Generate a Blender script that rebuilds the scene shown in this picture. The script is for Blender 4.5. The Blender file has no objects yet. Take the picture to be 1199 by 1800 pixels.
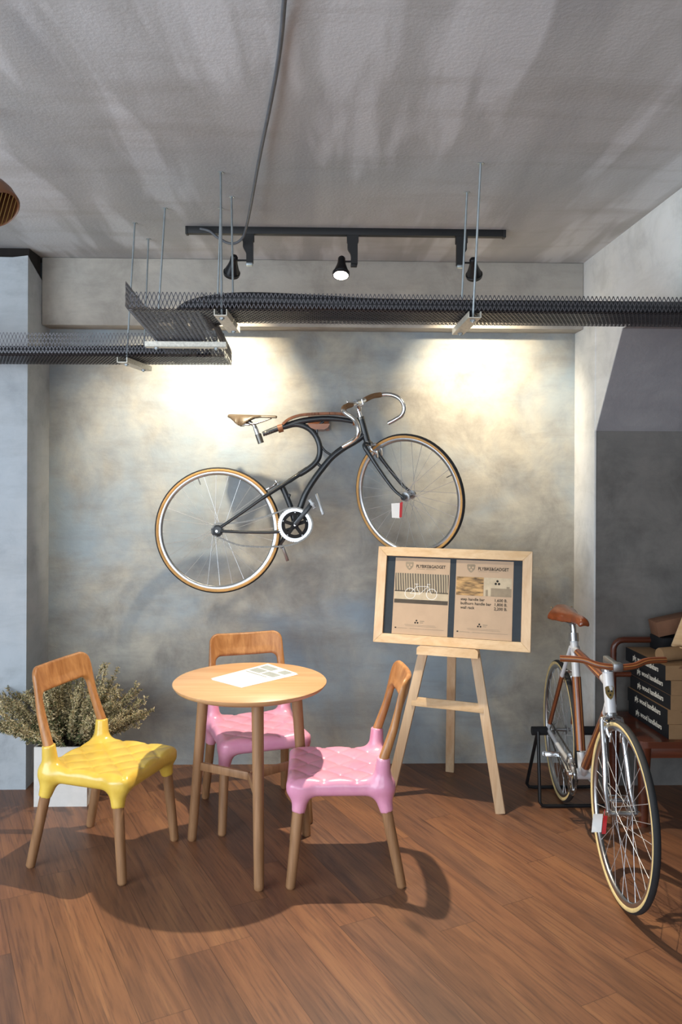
import bpy, bmesh, math, random
import numpy as np
from mathutils import Vector, Matrix

random.seed(7)
scn = bpy.context.scene
COL = scn.collection
R_ = math.radians

# ------------------------------------------------------------------ camera
EYE = 1.65
FPX = 1450.0
YAW = R_(1.5)
ROLL = R_(0.25)
HORY = 820.0
F_ = Vector((math.sin(YAW), math.cos(YAW), 0))
R0 = Vector((math.cos(YAW), -math.sin(YAW), 0))
U0 = Vector((0, 0, 1))
CR = R0 * math.cos(ROLL) + U0 * math.sin(ROLL)
CU = -R0 * math.sin(ROLL) + U0 * math.cos(ROLL)
cam_data = bpy.data.cameras.new('camera')
cam = bpy.data.objects.new('camera', cam_data)
COL.objects.link(cam)
cam_data.sensor_fit = 'VERTICAL'
cam_data.sensor_height = 36.0
cam_data.lens = 36.0 * FPX / 1800.0
cam_data.shift_y = -(900.0 - HORY) / 1800.0
cam_data.clip_start = 0.05
Mc = Matrix.Identity(4)
for i in range(3):
    Mc[i][0] = CR[i]; Mc[i][1] = CU[i]; Mc[i][2] = -F_[i]
Mc[2][3] = EYE
cam.matrix_world = Mc
scn.camera = cam

# ------------------------------------------------------------------ light
scn.view_settings.view_transform = 'Standard'
scn.view_settings.look = 'None'
scn.view_settings.gamma = 1.0
scn.view_settings.use_curve_mapping = False
scn.view_settings.exposure = 0.8
world = bpy.data.worlds.new('daylight')
scn.world = world
world.use_nodes = True
bg = world.node_tree.nodes['Background']
bg.inputs[0].default_value = (0.72, 0.86, 1.0, 1)
bg.inputs[1].default_value = 0.22


def area_light(name, loc, target, sx, sy, power, color):
    ld = bpy.data.lights.new(name, 'AREA')
    ld.shape = 'RECTANGLE'; ld.size = sx; ld.size_y = sy
    ld.energy = power; ld.color = color
    o = bpy.data.objects.new(name, ld); COL.objects.link(o)
    o.location = loc
    d = Vector(target) - Vector(loc)
    o.rotation_euler = d.to_track_quat('-Z', 'Y').to_euler()
    return o


# daylight through the shop front on the left and behind the camera
area_light('window_light', (-3.15, 0.4, 1.45), (0.9, 2.6, 1.2), 3.4, 2.3, 100, (0.80, 0.90, 1.0))
area_light('window_light', (-0.6, -3.3, 1.5), (-0.3, 2, 1.3), 4.2, 2.3, 76, (0.86, 0.93, 1.0))


def ray(x, y):
    return F_ + CR * ((x - 599.5) / FPX) + CU * ((HORY - y) / FPX)


EYEV = Vector((0, 0, EYE))


def P(x, y, D):
    "point at wall-parallel distance D seen at photo position x, y"
    r = ray(x, y)
    return EYEV + r * (D / r.y)


def G(x, y, z=0.0):
    "point at height z"
    r = ray(x, y)
    return EYEV + r * ((z - EYE) / r.z)


# ------------------------------------------------------------------ materials
MATS = {}


def srgb(c):
    if isinstance(c, str):
        c = [int(c[i:i + 2], 16) / 255 for i in (0, 2, 4)]
    return tuple((v / 12.92 if v <= 0.04045 else ((v + 0.055) / 1.055) ** 2.4) for v in c) + (1,)


class NT:
    def __init__(s, name):
        s.m = bpy.data.materials.new(name); s.m.use_nodes = True
        s.t = s.m.node_tree; s.n = s.t.nodes; s.l = s.t.links
        s.b = s.n['Principled BSDF']
        MATS[name] = s.m

    def node(s, kind, **kw):
        n = s.n.new(kind)
        for k, v in kw.items():
            if k.startswith('in_'):
                key = k[3:]
                key = int(key) if key.isdigit() else key.replace('_', ' ')
                if hasattr(v, 'is_linked') or isinstance(v, bpy.types.NodeSocket):
                    s.l.new(v, n.inputs[key])
                else:
                    n.inputs[key].default_value = v
            else:
                setattr(n, k, v)
        return n

    def coords(s, scale=(1, 1, 1), rot=(0, 0, 0), loc=(0, 0, 0), kind='Object'):
        tc = s.node('ShaderNodeTexCoord')
        mp = s.node('ShaderNodeMapping')
        mp.inputs['Scale'].default_value = scale
        mp.inputs['Rotation'].default_value = rot
        mp.inputs['Location'].default_value = loc
        s.l.new(tc.outputs[kind], mp.inputs[0])
        return mp.outputs[0]

    def noise(s, vec, scale=5, detail=4, rough=.55, dist=0.0):
        n = s.node('ShaderNodeTexNoise')
        n.inputs['Scale'].default_value = scale; n.inputs['Detail'].default_value = detail
        n.inputs['Roughness'].default_value = rough; n.inputs['Distortion'].default_value = dist
        s.l.new(vec, n.inputs['Vector'])
        return n.outputs[0]

    def ramp(s, fac, stops, interp='LINEAR'):
        n = s.node('ShaderNodeValToRGB')
        cr = n.color_ramp; cr.interpolation = interp
        while len(cr.elements) < len(stops):
            cr.elements.new(0.5)
        for e, (p, c) in zip(cr.elements, stops):
            e.position = p; e.color = c if len(c) == 4 else srgb(c)
        s.l.new(fac, n.inputs[0])
        return n.outputs[0]

    def mix(s, fac, a, b, mode='MIX'):
        n = s.node('ShaderNodeMix', data_type='RGBA', blend_type=mode)
        for idx, v in ((0, fac), (6, a), (7, b)):
            if isinstance(v, bpy.types.NodeSocket):
                s.l.new(v, n.inputs[idx])
            else:
                n.inputs[idx].default_value = v
        return n.outputs[2]

    def math(s, op, a, b=0.0, c=0.0):
        n = s.node('ShaderNodeMath', operation=op)
        for idx, v in enumerate((a, b, c)):
            if isinstance(v, bpy.types.NodeSocket):
                s.l.new(v, n.inputs[idx])
            else:
                n.inputs[idx].default_value = v
        return n.outputs[0]

    def set(s, color=None, rough=.5, metal=0.0, bump=None, bump_str=.2, bump_dist=.01, **kw):
        if color is not None:
            if isinstance(color, bpy.types.NodeSocket):
                s.l.new(color, s.b.inputs['Base Color'])
            else:
                s.b.inputs['Base Color'].default_value = color
        if isinstance(rough, bpy.types.NodeSocket):
            s.l.new(rough, s.b.inputs['Roughness'])
        else:
            s.b.inputs['Roughness'].default_value = rough
        s.b.inputs['Metallic'].default_value = metal
        if bump is not None:
            bn = s.node('ShaderNodeBump')
            bn.inputs['Strength'].default_value = bump_str
            bn.inputs['Distance'].default_value = bump_dist
            s.l.new(bump, bn.inputs['Height'])
            s.l.new(bn.outputs[0], s.b.inputs['Normal'])
        for k, v in kw.items():
            s.b.inputs[k.replace('_', ' ')].default_value = v
        return s.m


def simple(name, col, rough=.5, metal=0.0, vary=.12, scale=30, **kw):
    t = NT(name)
    v = t.noise(t.coords(), scale, 3)
    c = srgb(col)
    d = tuple(x * (1 - vary) for x in c[:3]) + (1,)
    u = tuple(min(1, x * (1 + vary)) for x in c[:3]) + (1,)
    return t.set(t.ramp(v, [(.3, d), (.7, u)]), rough, metal, **kw)


def wood(name, a, b, axis=2, scale=1.0, rough=.45, dark=None, coat=0.0):
    t = NT(name)
    sc = [22 * scale] * 3; sc[axis] = 1.6 * scale
    v = t.coords(tuple(sc))
    n1 = t.noise(v, 1.2, 5, .6, .6)
    sc2 = [90 * scale] * 3; sc2[axis] = 3 * scale
    n2 = t.noise(t.coords(tuple(sc2)), 1.0, 3, .6)
    c = t.ramp(n1, [(.32, srgb(b)), (.68, srgb(a))])
    c = t.mix(t.math('MULTIPLY', t.ramp(n2, [(.45, (0, 0, 0, 1)), (.75, (1, 1, 1, 1))]), .35), c, srgb(dark or b))
    return t.set(c, rough, 0, n2, .08, .002, Coat_Weight=coat)


# bare plastered back wall: taupe and blue-grey trowelled patches
def concrete(name, light, mid, dark, cool, seed=0.0, coolamt=.6, hor=1.0):
    t = NT(name)
    v = t.coords((1, 1, 1), loc=(seed, seed * .7, seed * .3))
    big = t.noise(v, 1.15, 5, .6, .3)
    med = t.noise(t.coords((1.0, 1.0, hor), loc=(seed + 3, 0, 1)), 4.2, 9, .68, .35)
    streak = t.noise(t.coords((1.2, 1.2, 6.0), loc=(seed + 8, 2, 5)), 2.2, 8, .68, .3)
    c = t.ramp(med, [(.28, srgb(dark)), (.5, srgb(mid)), (.74, srgb(light))])
    cc = t.mix(t.math('MULTIPLY', t.ramp(big, [(.42, (0, 0, 0, 1)), (.62, (1, 1, 1, 1))]), coolamt), c, srgb(cool))
    c2 = t.mix(t.math('MULTIPLY', t.ramp(streak, [(.48, (0, 0, 0, 1)), (.7, (1, 1, 1, 1))]), .35), cc, srgb(dark))
    fine = t.noise(v, 60, 4, .6)
    b = t.math('ADD', t.math('MULTIPLY', fine, .35), med)
    return t.set(c2, .85, 0, b, .25, .012)


concrete('plaster_back', 'b9b3a4', '9d9a91', '7c7974', '90a3b1', .0, .75)
concrete('plaster_beam', 'b9b2a7', 'a7a198', '8a857d', 'a7a6a2', 4.0, .4)
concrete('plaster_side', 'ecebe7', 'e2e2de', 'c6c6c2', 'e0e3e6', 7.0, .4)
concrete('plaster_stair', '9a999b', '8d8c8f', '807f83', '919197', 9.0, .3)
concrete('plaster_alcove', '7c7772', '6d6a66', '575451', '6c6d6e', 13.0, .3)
concrete('plaster_pillar', 'b4b8bb', 'a8adb1', '8d9296', 'adb7c0', 17.0, .5)


def mk_ceiling():
    t = NT('ceiling_plaster')
    v = t.coords((2.2, .45, 1))
    broad = t.noise(v, 1.7, 4, .55, .5)
    v2 = t.coords((5.5, .7, 1), loc=(3, 1, 0))
    bands = t.noise(v2, 1.0, 3, .5, .2)
    v3 = t.coords((1.2, 5, 1), loc=(1, 4, 0))
    cross = t.noise(v3, 1.4, 5, .6, .3)
    c = t.ramp(broad, [(.28, srgb('a2a3a5')), (.5, srgb('b0b1b1')), (.75, srgb('c1c3c5'))])
    c = t.mix(t.math('MULTIPLY', t.ramp(bands, [(.52, (0, 0, 0, 1)), (.60, (1, 1, 1, 1))]), .5), c, srgb('dde0e4'))
    c = t.mix(t.math('MULTIPLY', t.ramp(cross, [(.5, (0, 0, 0, 1)), (.7, (1, 1, 1, 1))]), .4), c, srgb('9b9894'))
    fine = t.noise(t.coords(), 80, 4, .65)
    t.set(c, .9, 0, fine, .25, .006)


mk_ceiling()


def mk_floor():
    t = NT('floor_planks')
    v = t.coords((1, 1, 1), rot=(0, 0, R_(-PLANK)))
    # rotated so X runs along the planks
    sep = t.node('ShaderNodeSeparateXYZ'); t.l.new(v, sep.inputs[0])
    W, L = .152, 1.22
    yv = t.math('DIVIDE', sep.outputs[1], W)
    row = t.math('FLOOR', yv)
    wn0 = t.node('ShaderNodeTexWhiteNoise', noise_dimensions='1D'); t.l.new(row, wn0.inputs['W'])
    xv = t.math('ADD', t.math('DIVIDE', sep.outputs[0], L), t.math('MULTIPLY', wn0.outputs[0], 7.3))
    colm = t.math('FLOOR', xv)
    cmb = t.node('ShaderNodeCombineXYZ'); t.l.new(row, cmb.inputs[0]); t.l.new(colm, cmb.inputs[1])
    wn = t.node('ShaderNodeTexWhiteNoise', noise_dimensions='2D'); t.l.new(cmb.outputs[0], wn.inputs['Vector'])
    fx = t.math('FRACT', yv); fy = t.math('FRACT', xv)
    ex = t.math('MINIMUM', fx, t.math('SUBTRACT', 1.0, fx))
    ey = t.math('MULTIPLY', t.math('MINIMUM', fy, t.math('SUBTRACT', 1.0, fy)), L / W)
    edge = t.math('MINIMUM', ex, ey)
    gap = t.math('LESS_THAN', edge, .008)
    # per-plank offset of grain
    off = t.node('ShaderNodeVectorMath', operation='SCALE'); off.inputs[3].default_value = 9.0
    t.l.new(wn.outputs[1], off.inputs[0])
    add = t.node('ShaderNodeVectorMath', operation='ADD'); t.l.new(v, add.inputs[0]); t.l.new(off.outputs[0], add.inputs[1])
    mp = t.node('ShaderNodeMapping'); mp.inputs['Scale'].default_value = (1.1, 10, 1); t.l.new(add.outputs[0], mp.inputs[0])
    g1 = t.noise(mp.outputs[0], 1.0, 6, .62, 1.1)
    mp2 = t.node('ShaderNodeMapping'); mp2.inputs['Scale'].default_value = (5, 110, 1); t.l.new(add.outputs[0], mp2.inputs[0])
    g2 = t.noise(mp2.outputs[0], 1.0, 4, .6, .3)
    c = t.ramp(g1, [(.22, srgb('33201a')), (.38, srgb('5c3a27')), (.52, srgb('7c5136')), (.68, srgb('986a45')), (.85, srgb('5c3c2a'))])
    tint = t.ramp(wn.outputs[0], [(0, srgb('6c5548')), (.35, srgb('855d45')), (.7, srgb('94694a')), (1, srgb('62483b'))])
    c = t.mix(.45, c, tint)
    c = t.mix(t.math('MULTIPLY', t.ramp(g2, [(.48, (0, 0, 0, 1)), (.70, (1, 1, 1, 1))]), .6), c, srgb('46302a'))
    # knots
    mp3 = t.node('ShaderNodeMapping'); mp3.inputs['Scale'].default_value = (2.2, 6.5, 1); t.l.new(add.outputs[0], mp3.inputs[0])
    vo = t.node('ShaderNodeTexVoronoi'); vo.inputs['Scale'].default_value = .8; t.l.new(mp3.outputs[0], vo.inputs['Vector'])
    kn = t.ramp(vo.outputs[0], [(.05, (1, 1, 1, 1)), (.16, (0, 0, 0, 1))])
    c = t.mix(t.math('MULTIPLY', kn, .6), c, srgb('3a2418'))
    c = t.mix(t.math('MULTIPLY', gap, .55), c, srgb('2c1b12'))
    hgt = t.math('SUBTRACT', t.math('MULTIPLY', g2, .3), gap)
    t.set(c, t.math('ADD', t.math('MULTIPLY', g1, .12), .36), 0, hgt, .15, .002)


PLANK = 116.0
mk_floor()

wood('oak', 'c08a55', '9a6436', 2, 1.0, .42, '7d4c28', .15)
wood('oak_top', 'cfa67b', 'bf9166', 0, .8, .42, 'a97746', .1)
wood('oak_leg', 'a47c58', '85603f', 2, 1.0, .5, '6c4d32')
wood('pine', 'e0c49c', 'cda97b', 0, .8, .55, 'b98f62')
wood('pine_leg', 'ddc3a0', 'cba983', 2, .8, .55, 'b8946c')
wood('mahogany', '66331e', '482011', 0, 1.0, .35, '3a180c', .3)
wood('rack_wood', '9c6038', '7a4524', 0, 1.2, .4, '5c3218', .2)


simple('veneer_dark', '4f2716', .3, 0, Coat_Weight=.4)
simple('veneer_mid', '7d4526', .3, 0, Coat_Weight=.4)
simple('veneer_light', 'a8703c', .3, 0, Coat_Weight=.4)
LAM = ['veneer_mid', 'veneer_dark', 'veneer_light']


def plastic(name, col, edge):
    t = NT(name)
    n = t.noise(t.coords(), 9, 4, .6, .6)
    return t.set(t.ramp(n, [(.3, srgb(edge)), (.65, srgb(col))]), .30, 0, Coat_Weight=.3, Coat_Roughness=.15)


plastic('seat_yellow', 'e4c458', 'd6b144')
plastic('seat_pink', 'e2a0b6', 'd88fae')
simple('black_paint', '20262b', .38, 0, Coat_Weight=.3)
simple('black_metal', '17181b', .4, .2)
simple('track_black', '0e0f12', .6)
simple('wire_black', '57565a', .38, .7)
simple('gap_shade', '17120f', .95, 0, vary=.3)
simple('rubber', '1d1f22', .75)
simple('foam_rubber', '141518', .9)
simple('cable_black', '14171d', .5, 0, scale=60)
simple('gumwall', 'c09152', .6)
simple('gumwall_cream', 'd3bd86', .6)
simple('rim_silver', 'b9bbbd', .30, 1.0, vary=.04)
simple('chrome', 'd0d2d4', .2, 1.0, vary=.03)
simple('alloy', '9c9ea0', .42, 1.0, vary=.05)
simple('spoke_steel', 'c4c6c8', .4, .6, vary=.03)
simple('galvanised', '9fa8ac', .45, .8)
simple('zinc_bracket', 'c9c6bb', .5, .5, vary=.2, scale=90)
simple('steel_dark', '6c6a66', .35, .9, scale=120)
simple('white_paint', 'bfc1c4', .3, 0, vary=.04, Coat_Weight=.4)
simple('leather_brown', '74391b', .28, 0, vary=.2, Coat_Weight=.5)
simple('leather_taupe', '4f4437', .4, 0, vary=.15)
simple('leather_strap', '83502f', .5, 0, vary=.2)
simple('bar_tape', '7a5a3c', .7, 0, vary=.25, scale=200)
simple('paper_white', 'e9e9e6', .7, 0, vary=.02)
simple('ink_grey', '8f9696', .8)
simple('ink_black', '16140f', .8)
simple('tag_red', 'b5252a', .6)
simple('kraft', 'b59c82', .8, 0, vary=.05, scale=12)
simple('kraft_shade_ink', '8d7f6a', .8)
simple('print_light', 'b9aa90', .8)
simple('print_dark', '4a4238', .8)
simple('slate_backing', '1f2a33', .7)
simple('cardboard', '8d6f4e', .85, 0, vary=.06)
simple('cardboard_dark', '74503a', .85, 0, vary=.1)
simple('box_black', '0d0f14', .6)
simple('box_print', 'd9d3c4', .7)
simple('planter_white', 'd8d5cf', .6, 0, vary=.04)
simple('soil', '33261b', .95, 0, vary=.3)
simple('cord_grey', '54575c', .5)
simple('fan_wood', '6b452b', .4, 0, vary=.3, scale=15)
simple('brass_badge', '8a7446', .35, .8)
simple('reflector', 'd8dad8', .2, .8)
simple('cage_dark', '3b241c', .5)


def foliage(name, cols):
    t = NT(name)
    oi = t.node('ShaderNodeNewGeometry')
    n = t.noise(t.coords(), 22, 3)
    c = t.ramp(t.math('ADD', t.math('MULTIPLY', oi.outputs['Random Per Island'], .7), t.math('MULTIPLY', n, .3)),
               [(i / (len(cols) - 1), srgb(k)) for i, k in enumerate(cols)])
    return t.set(c, .8)


foliage('heather', ['75704c', '938b62', 'b3a57c', 'd0c09a', 'a0906a', 'c2b490'])
foliage('heather_green', ['464f34', '5f6842', '7c7e56'])


def glow(name, col, s):
    t = NT(name)
    t.b.inputs['Base Color'].default_value = (0, 0, 0, 1)
    t.b.inputs['Emission Color'].default_value = srgb(col)
    t.b.inputs['Emission Strength'].default_value = s


glow('bulb_lit', 'fff4e0', 14)


def print_photo(name, kind):
    "the sepia prints on the two posters"
    t = NT(name)
    if kind == 0:
        w = t.node('ShaderNodeTexWave', wave_type='BANDS', bands_direction='X')
        w.inputs['Scale'].default_value = 26; w.inputs['Distortion'].default_value = 2.0; w.inputs['Detail'].default_value = 3
        t.l.new(t.coords((1, 1, .2)), w.inputs['Vector'])
        c = t.ramp(w.outputs[1], [(.1, srgb('4b443c')), (.5, srgb('8a7e6b')), (.9, srgb('a8997f'))])
    else:
        n = t.noise(t.coords((3, 1, 12), rot=(0, R_(35), 0)), 6, 3, .5, .4)
        c = t.ramp(n, [(.35, srgb('4b3b2b')), (.5, srgb('97784f')), (.65, srgb('c09a66'))])
    return t.set(c, .75)


print_photo('print_fence', 0)
print_photo('print_planks', 1)


# ------------------------------------------------------------------ mesh helpers
WORLD = {}      # root / part -> matrix of its frame


class MB:
    def __init__(s):
        s.v = []; s.f = []; s.mi = []; s.cur = 0

    def add(s, verts, faces, mi=None):
        o = len(s.v)
        s.v.extend([Vector(p) for p in verts])
        s.f.extend([tuple(i + o for i in f) for f in faces])
        s.mi.extend([s.cur if mi is None else mi] * len(faces))
        return s

    def quad(s, a, b, c, d):
        return s.add([a, b, c, d], [(0, 1, 2, 3)])

    def bm(s, bm):
        bm.verts.ensure_lookup_table()
        for i, v in enumerate(bm.verts):
            v.index = i
        return s.add([v.co.copy() for v in bm.verts], [[v.index for v in f.verts] for f in bm.faces])

    def box(s, c, size, M=None, bev=0.0, seg=2):
        b = bmesh.new()
        bmesh.ops.create_cube(b, size=1.0)
        for v in b.verts:
            v.co = Vector((v.co.x * size[0], v.co.y * size[1], v.co.z * size[2]))
        if bev > 0:
            bmesh.ops.bevel(b, geom=list(b.edges), offset=min(bev, min(size) * .49), segments=seg, profile=.5, affect='EDGES')
        for v in b.verts:
            if M is not None:
                v.co = M @ v.co
            v.co += Vector(c)
        s.bm(b); b.free()
        return s

    def beam(s, p0, p1, w, t, n, bev=.002, w1=None):
        "flat board from p0 to p1, width w in the plane, thickness t along n"
        p0 = Vector(p0); p1 = Vector(p1); n = Vector(n)
        d = p1 - p0; L = d.length; z = d.normalized()
        y = (n - z * n.dot(z)).normalized(); x = y.cross(z)
        M = Matrix((x, y, z)).transposed()
        return s.box((p0 + p1) / 2, (w, t, L), M, bev)

    def lam(s, pts, r, n=24):
        "tube of bent laminate: the veneer edges run along it"
        o = len(s.mi); s.tube(pts, r, n)
        pat = [0, 0, 1, 0, 2, 1, 0, 0, 1, 2, 0, 1]
        for i in range(o, len(s.mi)):
            s.mi[i] = pat[(i - o) % n % 12]
        return s

    def tube(s, pts, r, n=10, closed=False, caps=True, up=None):
        pts = [Vector(p) for p in pts]
        k = len(pts)
        rs = [r] * k if not hasattr(r, '__len__') else list(r)
        tang = []
        for i in range(k):
            a = pts[(i - 1) % k] if (closed or i > 0) else pts[i]
            b = pts[(i + 1) % k] if (closed or i < k - 1) else pts[i]
            tang.append((b - a).normalized())
        ref = Vector(up) if up else (Vector((0, 0, 1)) if abs(tang[0].z) < .9 else Vector((1, 0, 0)))
        x = (ref - tang[0] * ref.dot(tang[0])).normalized()
        verts = []
        for i in range(k):
            x = (x - tang[i] * x.dot(tang[i]))
            x = x.normalized() if x.length > 1e-6 else tang[i].orthogonal().normalized()
            y = tang[i].cross(x)
            for j in range(n):
                a = 2 * math.pi * j / n
                verts.append(pts[i] + (x * math.cos(a) + y * math.sin(a)) * rs[i])
        faces = []
        for i in range(k if closed else k - 1):
            for j in range(n):
                a = i * n + j; b = i * n + (j + 1) % n
                c = ((i + 1) % k) * n + (j + 1) % n; d = ((i + 1) % k) * n + j
                faces.append((a, b, c, d))
        if caps and not closed:
            faces.append(tuple(reversed(range(n))))
            faces.append(tuple(range((k - 1) * n, k * n)))
        return s.add(verts, faces)

    def lathe(s, prof, M=None, n=24, loc=(0, 0, 0)):
        "profile of (radius, height) turned about local Z; radius 0 closes"
        verts = []; faces = []; rings = []
        for (r, h) in prof:
            if r < 1e-6:
                rings.append([len(verts)]); verts.append(Vector((0, 0, h)))
            else:
                rings.append(list(range(len(verts), len(verts) + n)))
                verts += [Vector((r * math.cos(2 * math.pi * j / n), r * math.sin(2 * math.pi * j / n), h)) for j in range(n)]
        for a, b in zip(rings, rings[1:]):
            for j in range(n):
                j2 = (j + 1) % n
                if len(a) == 1 and len(b) == 1:
                    continue
                if len(a) == 1:
                    faces.append((a[0], b[j2], b[j]))
                elif len(b) == 1:
                    faces.append((a[j], a[j2], b[0]))
                else:
                    faces.append((a[j], a[j2], b[j2], b[j]))
        L = Vector(loc)
        verts = [(M @ v if M is not None else v) + L for v in verts]
        return s.add(verts, faces)

    def prism(s, poly, t, M=None, loc=(0, 0, 0), flat=False):
        "2-D outline in local XY, thickness t along Z"
        n = len(poly); L = Vector(loc)
        vs = [Vector((p[0], p[1], -t / 2)) for p in poly] + [Vector((p[0], p[1], t / 2)) for p in poly]
        vs = [(M @ v if M is not None else v) + L for v in vs]
        fs = [tuple(reversed(range(n))), tuple(range(n, 2 * n))]
        fs += [(i, (i + 1) % n, n + (i + 1) % n, n + i) for i in range(n)]
        return s.add(vs, fs)

    def xf(s, M):
        s.v = [M @ v for v in s.v]
        return s

    def build(s, name, mat, parent=None, angle=38, raw=False, smooth=True):
        me = bpy.data.meshes.new(name)
        fr = WORLD.get(parent)
        vs = s.v
        if fr is not None and not raw:
            inv = fr.inverted(); vs = [inv @ v for v in vs]
        o = bpy.data.objects.new(name, me)
        if parent is None and not raw and vs:
            # origin at the base of the thing
            xs = [v.x for v in vs]; ys = [v.y for v in vs]; zs = [v.z for v in vs]
            c = Vector(((min(xs) + max(xs)) / 2, (min(ys) + max(ys)) / 2, min(zs)))
            vs = [v - c for v in vs]; o.location = c
            WORLD[o] = Matrix.Translation(c)
        else:
            WORLD[o] = fr if fr is not None else Matrix.Identity(4)
        me.from_pydata([tuple(v) for v in vs], [], s.f)
        mats = mat if isinstance(mat, (list, tuple)) else [mat]
        for m in mats:
            me.materials.append(MATS[m])
        me.polygons.foreach_set('material_index', s.mi)
        me.update()
        if smooth:
            me.shade_smooth()
            me.set_sharp_from_angle(angle=R_(angle))
        COL.objects.link(o)
        if parent is not None:
            o.parent = parent
        return o


def tag(o, label=None, cat=None, group=None, kind=None):
    if label: o['label'] = label
    if cat: o['category'] = cat
    if group: o['group'] = group
    if kind: o['kind'] = kind
    return o


def thing(name, loc=(0, 0, 0), rz=0.0, label=None, cat=None, group=None):
    o = bpy.data.objects.new(name, None)
    COL.objects.link(o)
    o.empty_display_size = .05
    o.location = loc; o.rotation_euler = (0, 0, rz)
    WORLD[o] = Matrix.Translation(Vector(loc)) @ Matrix.Rotation(rz, 4, 'Z')
    return tag(o, label, cat, group)


def copy_tree(o, parent=None):
    c = o.copy(); COL.objects.link(c)
    if parent is not None:
        c.parent = parent
    for ch in list(o.children):
        copy_tree(ch, c)
    return c


def spline(pts, n=8, closed=False):
    pts = [Vector(p) for p in pts]; out = []
    k = len(pts)
    for i in range(k if closed else k - 1):
        p0 = pts[(i - 1) % k] if (closed or i > 0) else pts[0] * 2 - pts[1]
        p1 = pts[i]; p2 = pts[(i + 1) % k]
        p3 = pts[(i + 2) % k] if (closed or i + 2 < k) else pts[-1] * 2 - pts[-2]
        for j in range(n):
            t = j / n
            out.append(.5 * ((2 * p1) + (p2 - p0) * t + (2 * p0 - 5 * p1 + 4 * p2 - p3) * t * t + (3 * p1 - p0 - 3 * p2 + p3) * t ** 3))
    if not closed:
        out.append(pts[-1])
    return out


def surf_net(f, lo, hi, h):
    "polygonise the zero level of f(x, y, z) as a smooth quad mesh"
    xs = np.arange(lo[0], hi[0] + h, h); ys = np.arange(lo[1], hi[1] + h, h); zs = np.arange(lo[2], hi[2] + h, h)
    X, Y, Z = np.meshgrid(xs, ys, zs, indexing='ij')
    V = f(X, Y, Z)
    S = V < 0
    nx, ny, nz = V.shape
    corners = [(i, j, k) for i in (0, 1) for j in (0, 1) for k in (0, 1)]
    cnt = np.zeros((nx - 1, ny - 1, nz - 1), int)
    for (i, j, k) in corners:
        cnt += S[i:nx - 1 + i, j:ny - 1 + j, k:nz - 1 + k]
    act = (cnt > 0) & (cnt < 8)
    ids = -np.ones(act.shape, int)
    idx = np.argwhere(act)
    ids[act] = np.arange(len(idx))
    acc = np.zeros((len(idx), 3)); num = np.zeros(len(idx))
    for a in range(8):
        for b in range(a + 1, 8):
            ca, cb = corners[a], corners[b]
            if sum(abs(p - q) for p, q in zip(ca, cb)) != 1:
                continue
            va = V[idx[:, 0] + ca[0], idx[:, 1] + ca[1], idx[:, 2] + ca[2]]
            vb = V[idx[:, 0] + cb[0], idx[:, 1] + cb[1], idx[:, 2] + cb[2]]
            m = (va < 0) != (vb < 0)
            t = np.where(m, va / np.where(m, va - vb, 1), 0)
            pt = np.array(ca) + t[:, None] * (np.array(cb) - np.array(ca))
            acc[m] += pt[m]; num[m] += 1
    pos = (idx + acc / num[:, None]) * h + np.array(lo)
    faces = []
    for ax in range(3):
        sl0 = [slice(None)] * 3; sl1 = [slice(None)] * 3
        sl0[ax] = slice(0, -1); sl1[ax] = slice(1, None)
        ch = S[tuple(sl0)] != S[tuple(sl1)]
        e = np.argwhere(ch)
        u, w = [(1, 2), (2, 0), (0, 1)][ax]
        e = e[(e[:, u] > 0) & (e[:, w] > 0) & (e[:, u] < V.shape[u] - 1) & (e[:, w] < V.shape[w] - 1)]
        q = []
        for du, dw in ((1, 1), (0, 1), (0, 0), (1, 0)):
            c = e.copy(); c[:, u] -= du; c[:, w] -= dw
            q.append(ids[c[:, 0], c[:, 1], c[:, 2]])
        q = np.stack(q, 1)
        ins = S[e[:, 0], e[:, 1], e[:, 2]]
        q[~ins] = q[~ins][:, ::-1]
        faces.append(q)
    F = np.concatenate(faces)
    F = F[(F >= 0).all(1)]
    m = MB()
    m.v = [Vector(p) for p in pos]
    m.f = [tuple(int(i) for i in q) for q in F]
    m.mi = [0] * len(m.f)
    return m


def smin(a, b, k):
    hh = np.clip(.5 + .5 * (b - a) / k, 0, 1)
    return b * (1 - hh) + a * hh - k * hh * (1 - hh)


def sd_cone(X, Y, Z, a, b, ra, rb):
    "capped cone between a and b"
    a = np.array(a, float); b = np.array(b, float)
    ba = b - a; L2 = ba @ ba
    px, py, pz = X - a[0], Y - a[1], Z - a[2]
    t = (px * ba[0] + py * ba[1] + pz * ba[2]) / L2
    papa = px * px + py * py + pz * pz
    x = np.sqrt(np.maximum(papa - t * t * L2, 0))
    rba = rb - ra
    k = rba * rba + L2
    cax = np.maximum(0, x - np.where(t < .5, ra, rb))
    cay = (np.abs(t - .5) - .5)
    ff = np.clip((rba * (x - ra) + t * L2) / k, 0, 1)
    cbx = x - ra - ff * rba
    cby = t - ff
    s = np.where((cbx < 0) & (cay < 0), -1, 1)
    return s * np.sqrt(np.minimum(cax * cax + cay * cay * L2, cbx * cbx + cby * cby * L2))


def sd_rbox(X, Y, Z, c, hs, r):
    qx = np.abs(X - c[0]) - hs[0] + r; qy = np.abs(Y - c[1]) - hs[1] + r; qz = np.abs(Z - c[2]) - hs[2] + r
    return np.sqrt(np.maximum(qx, 0) ** 2 + np.maximum(qy, 0) ** 2 + np.maximum(qz, 0) ** 2) + np.minimum(np.maximum(qx, np.maximum(qy, qz)), 0) - r


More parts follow.
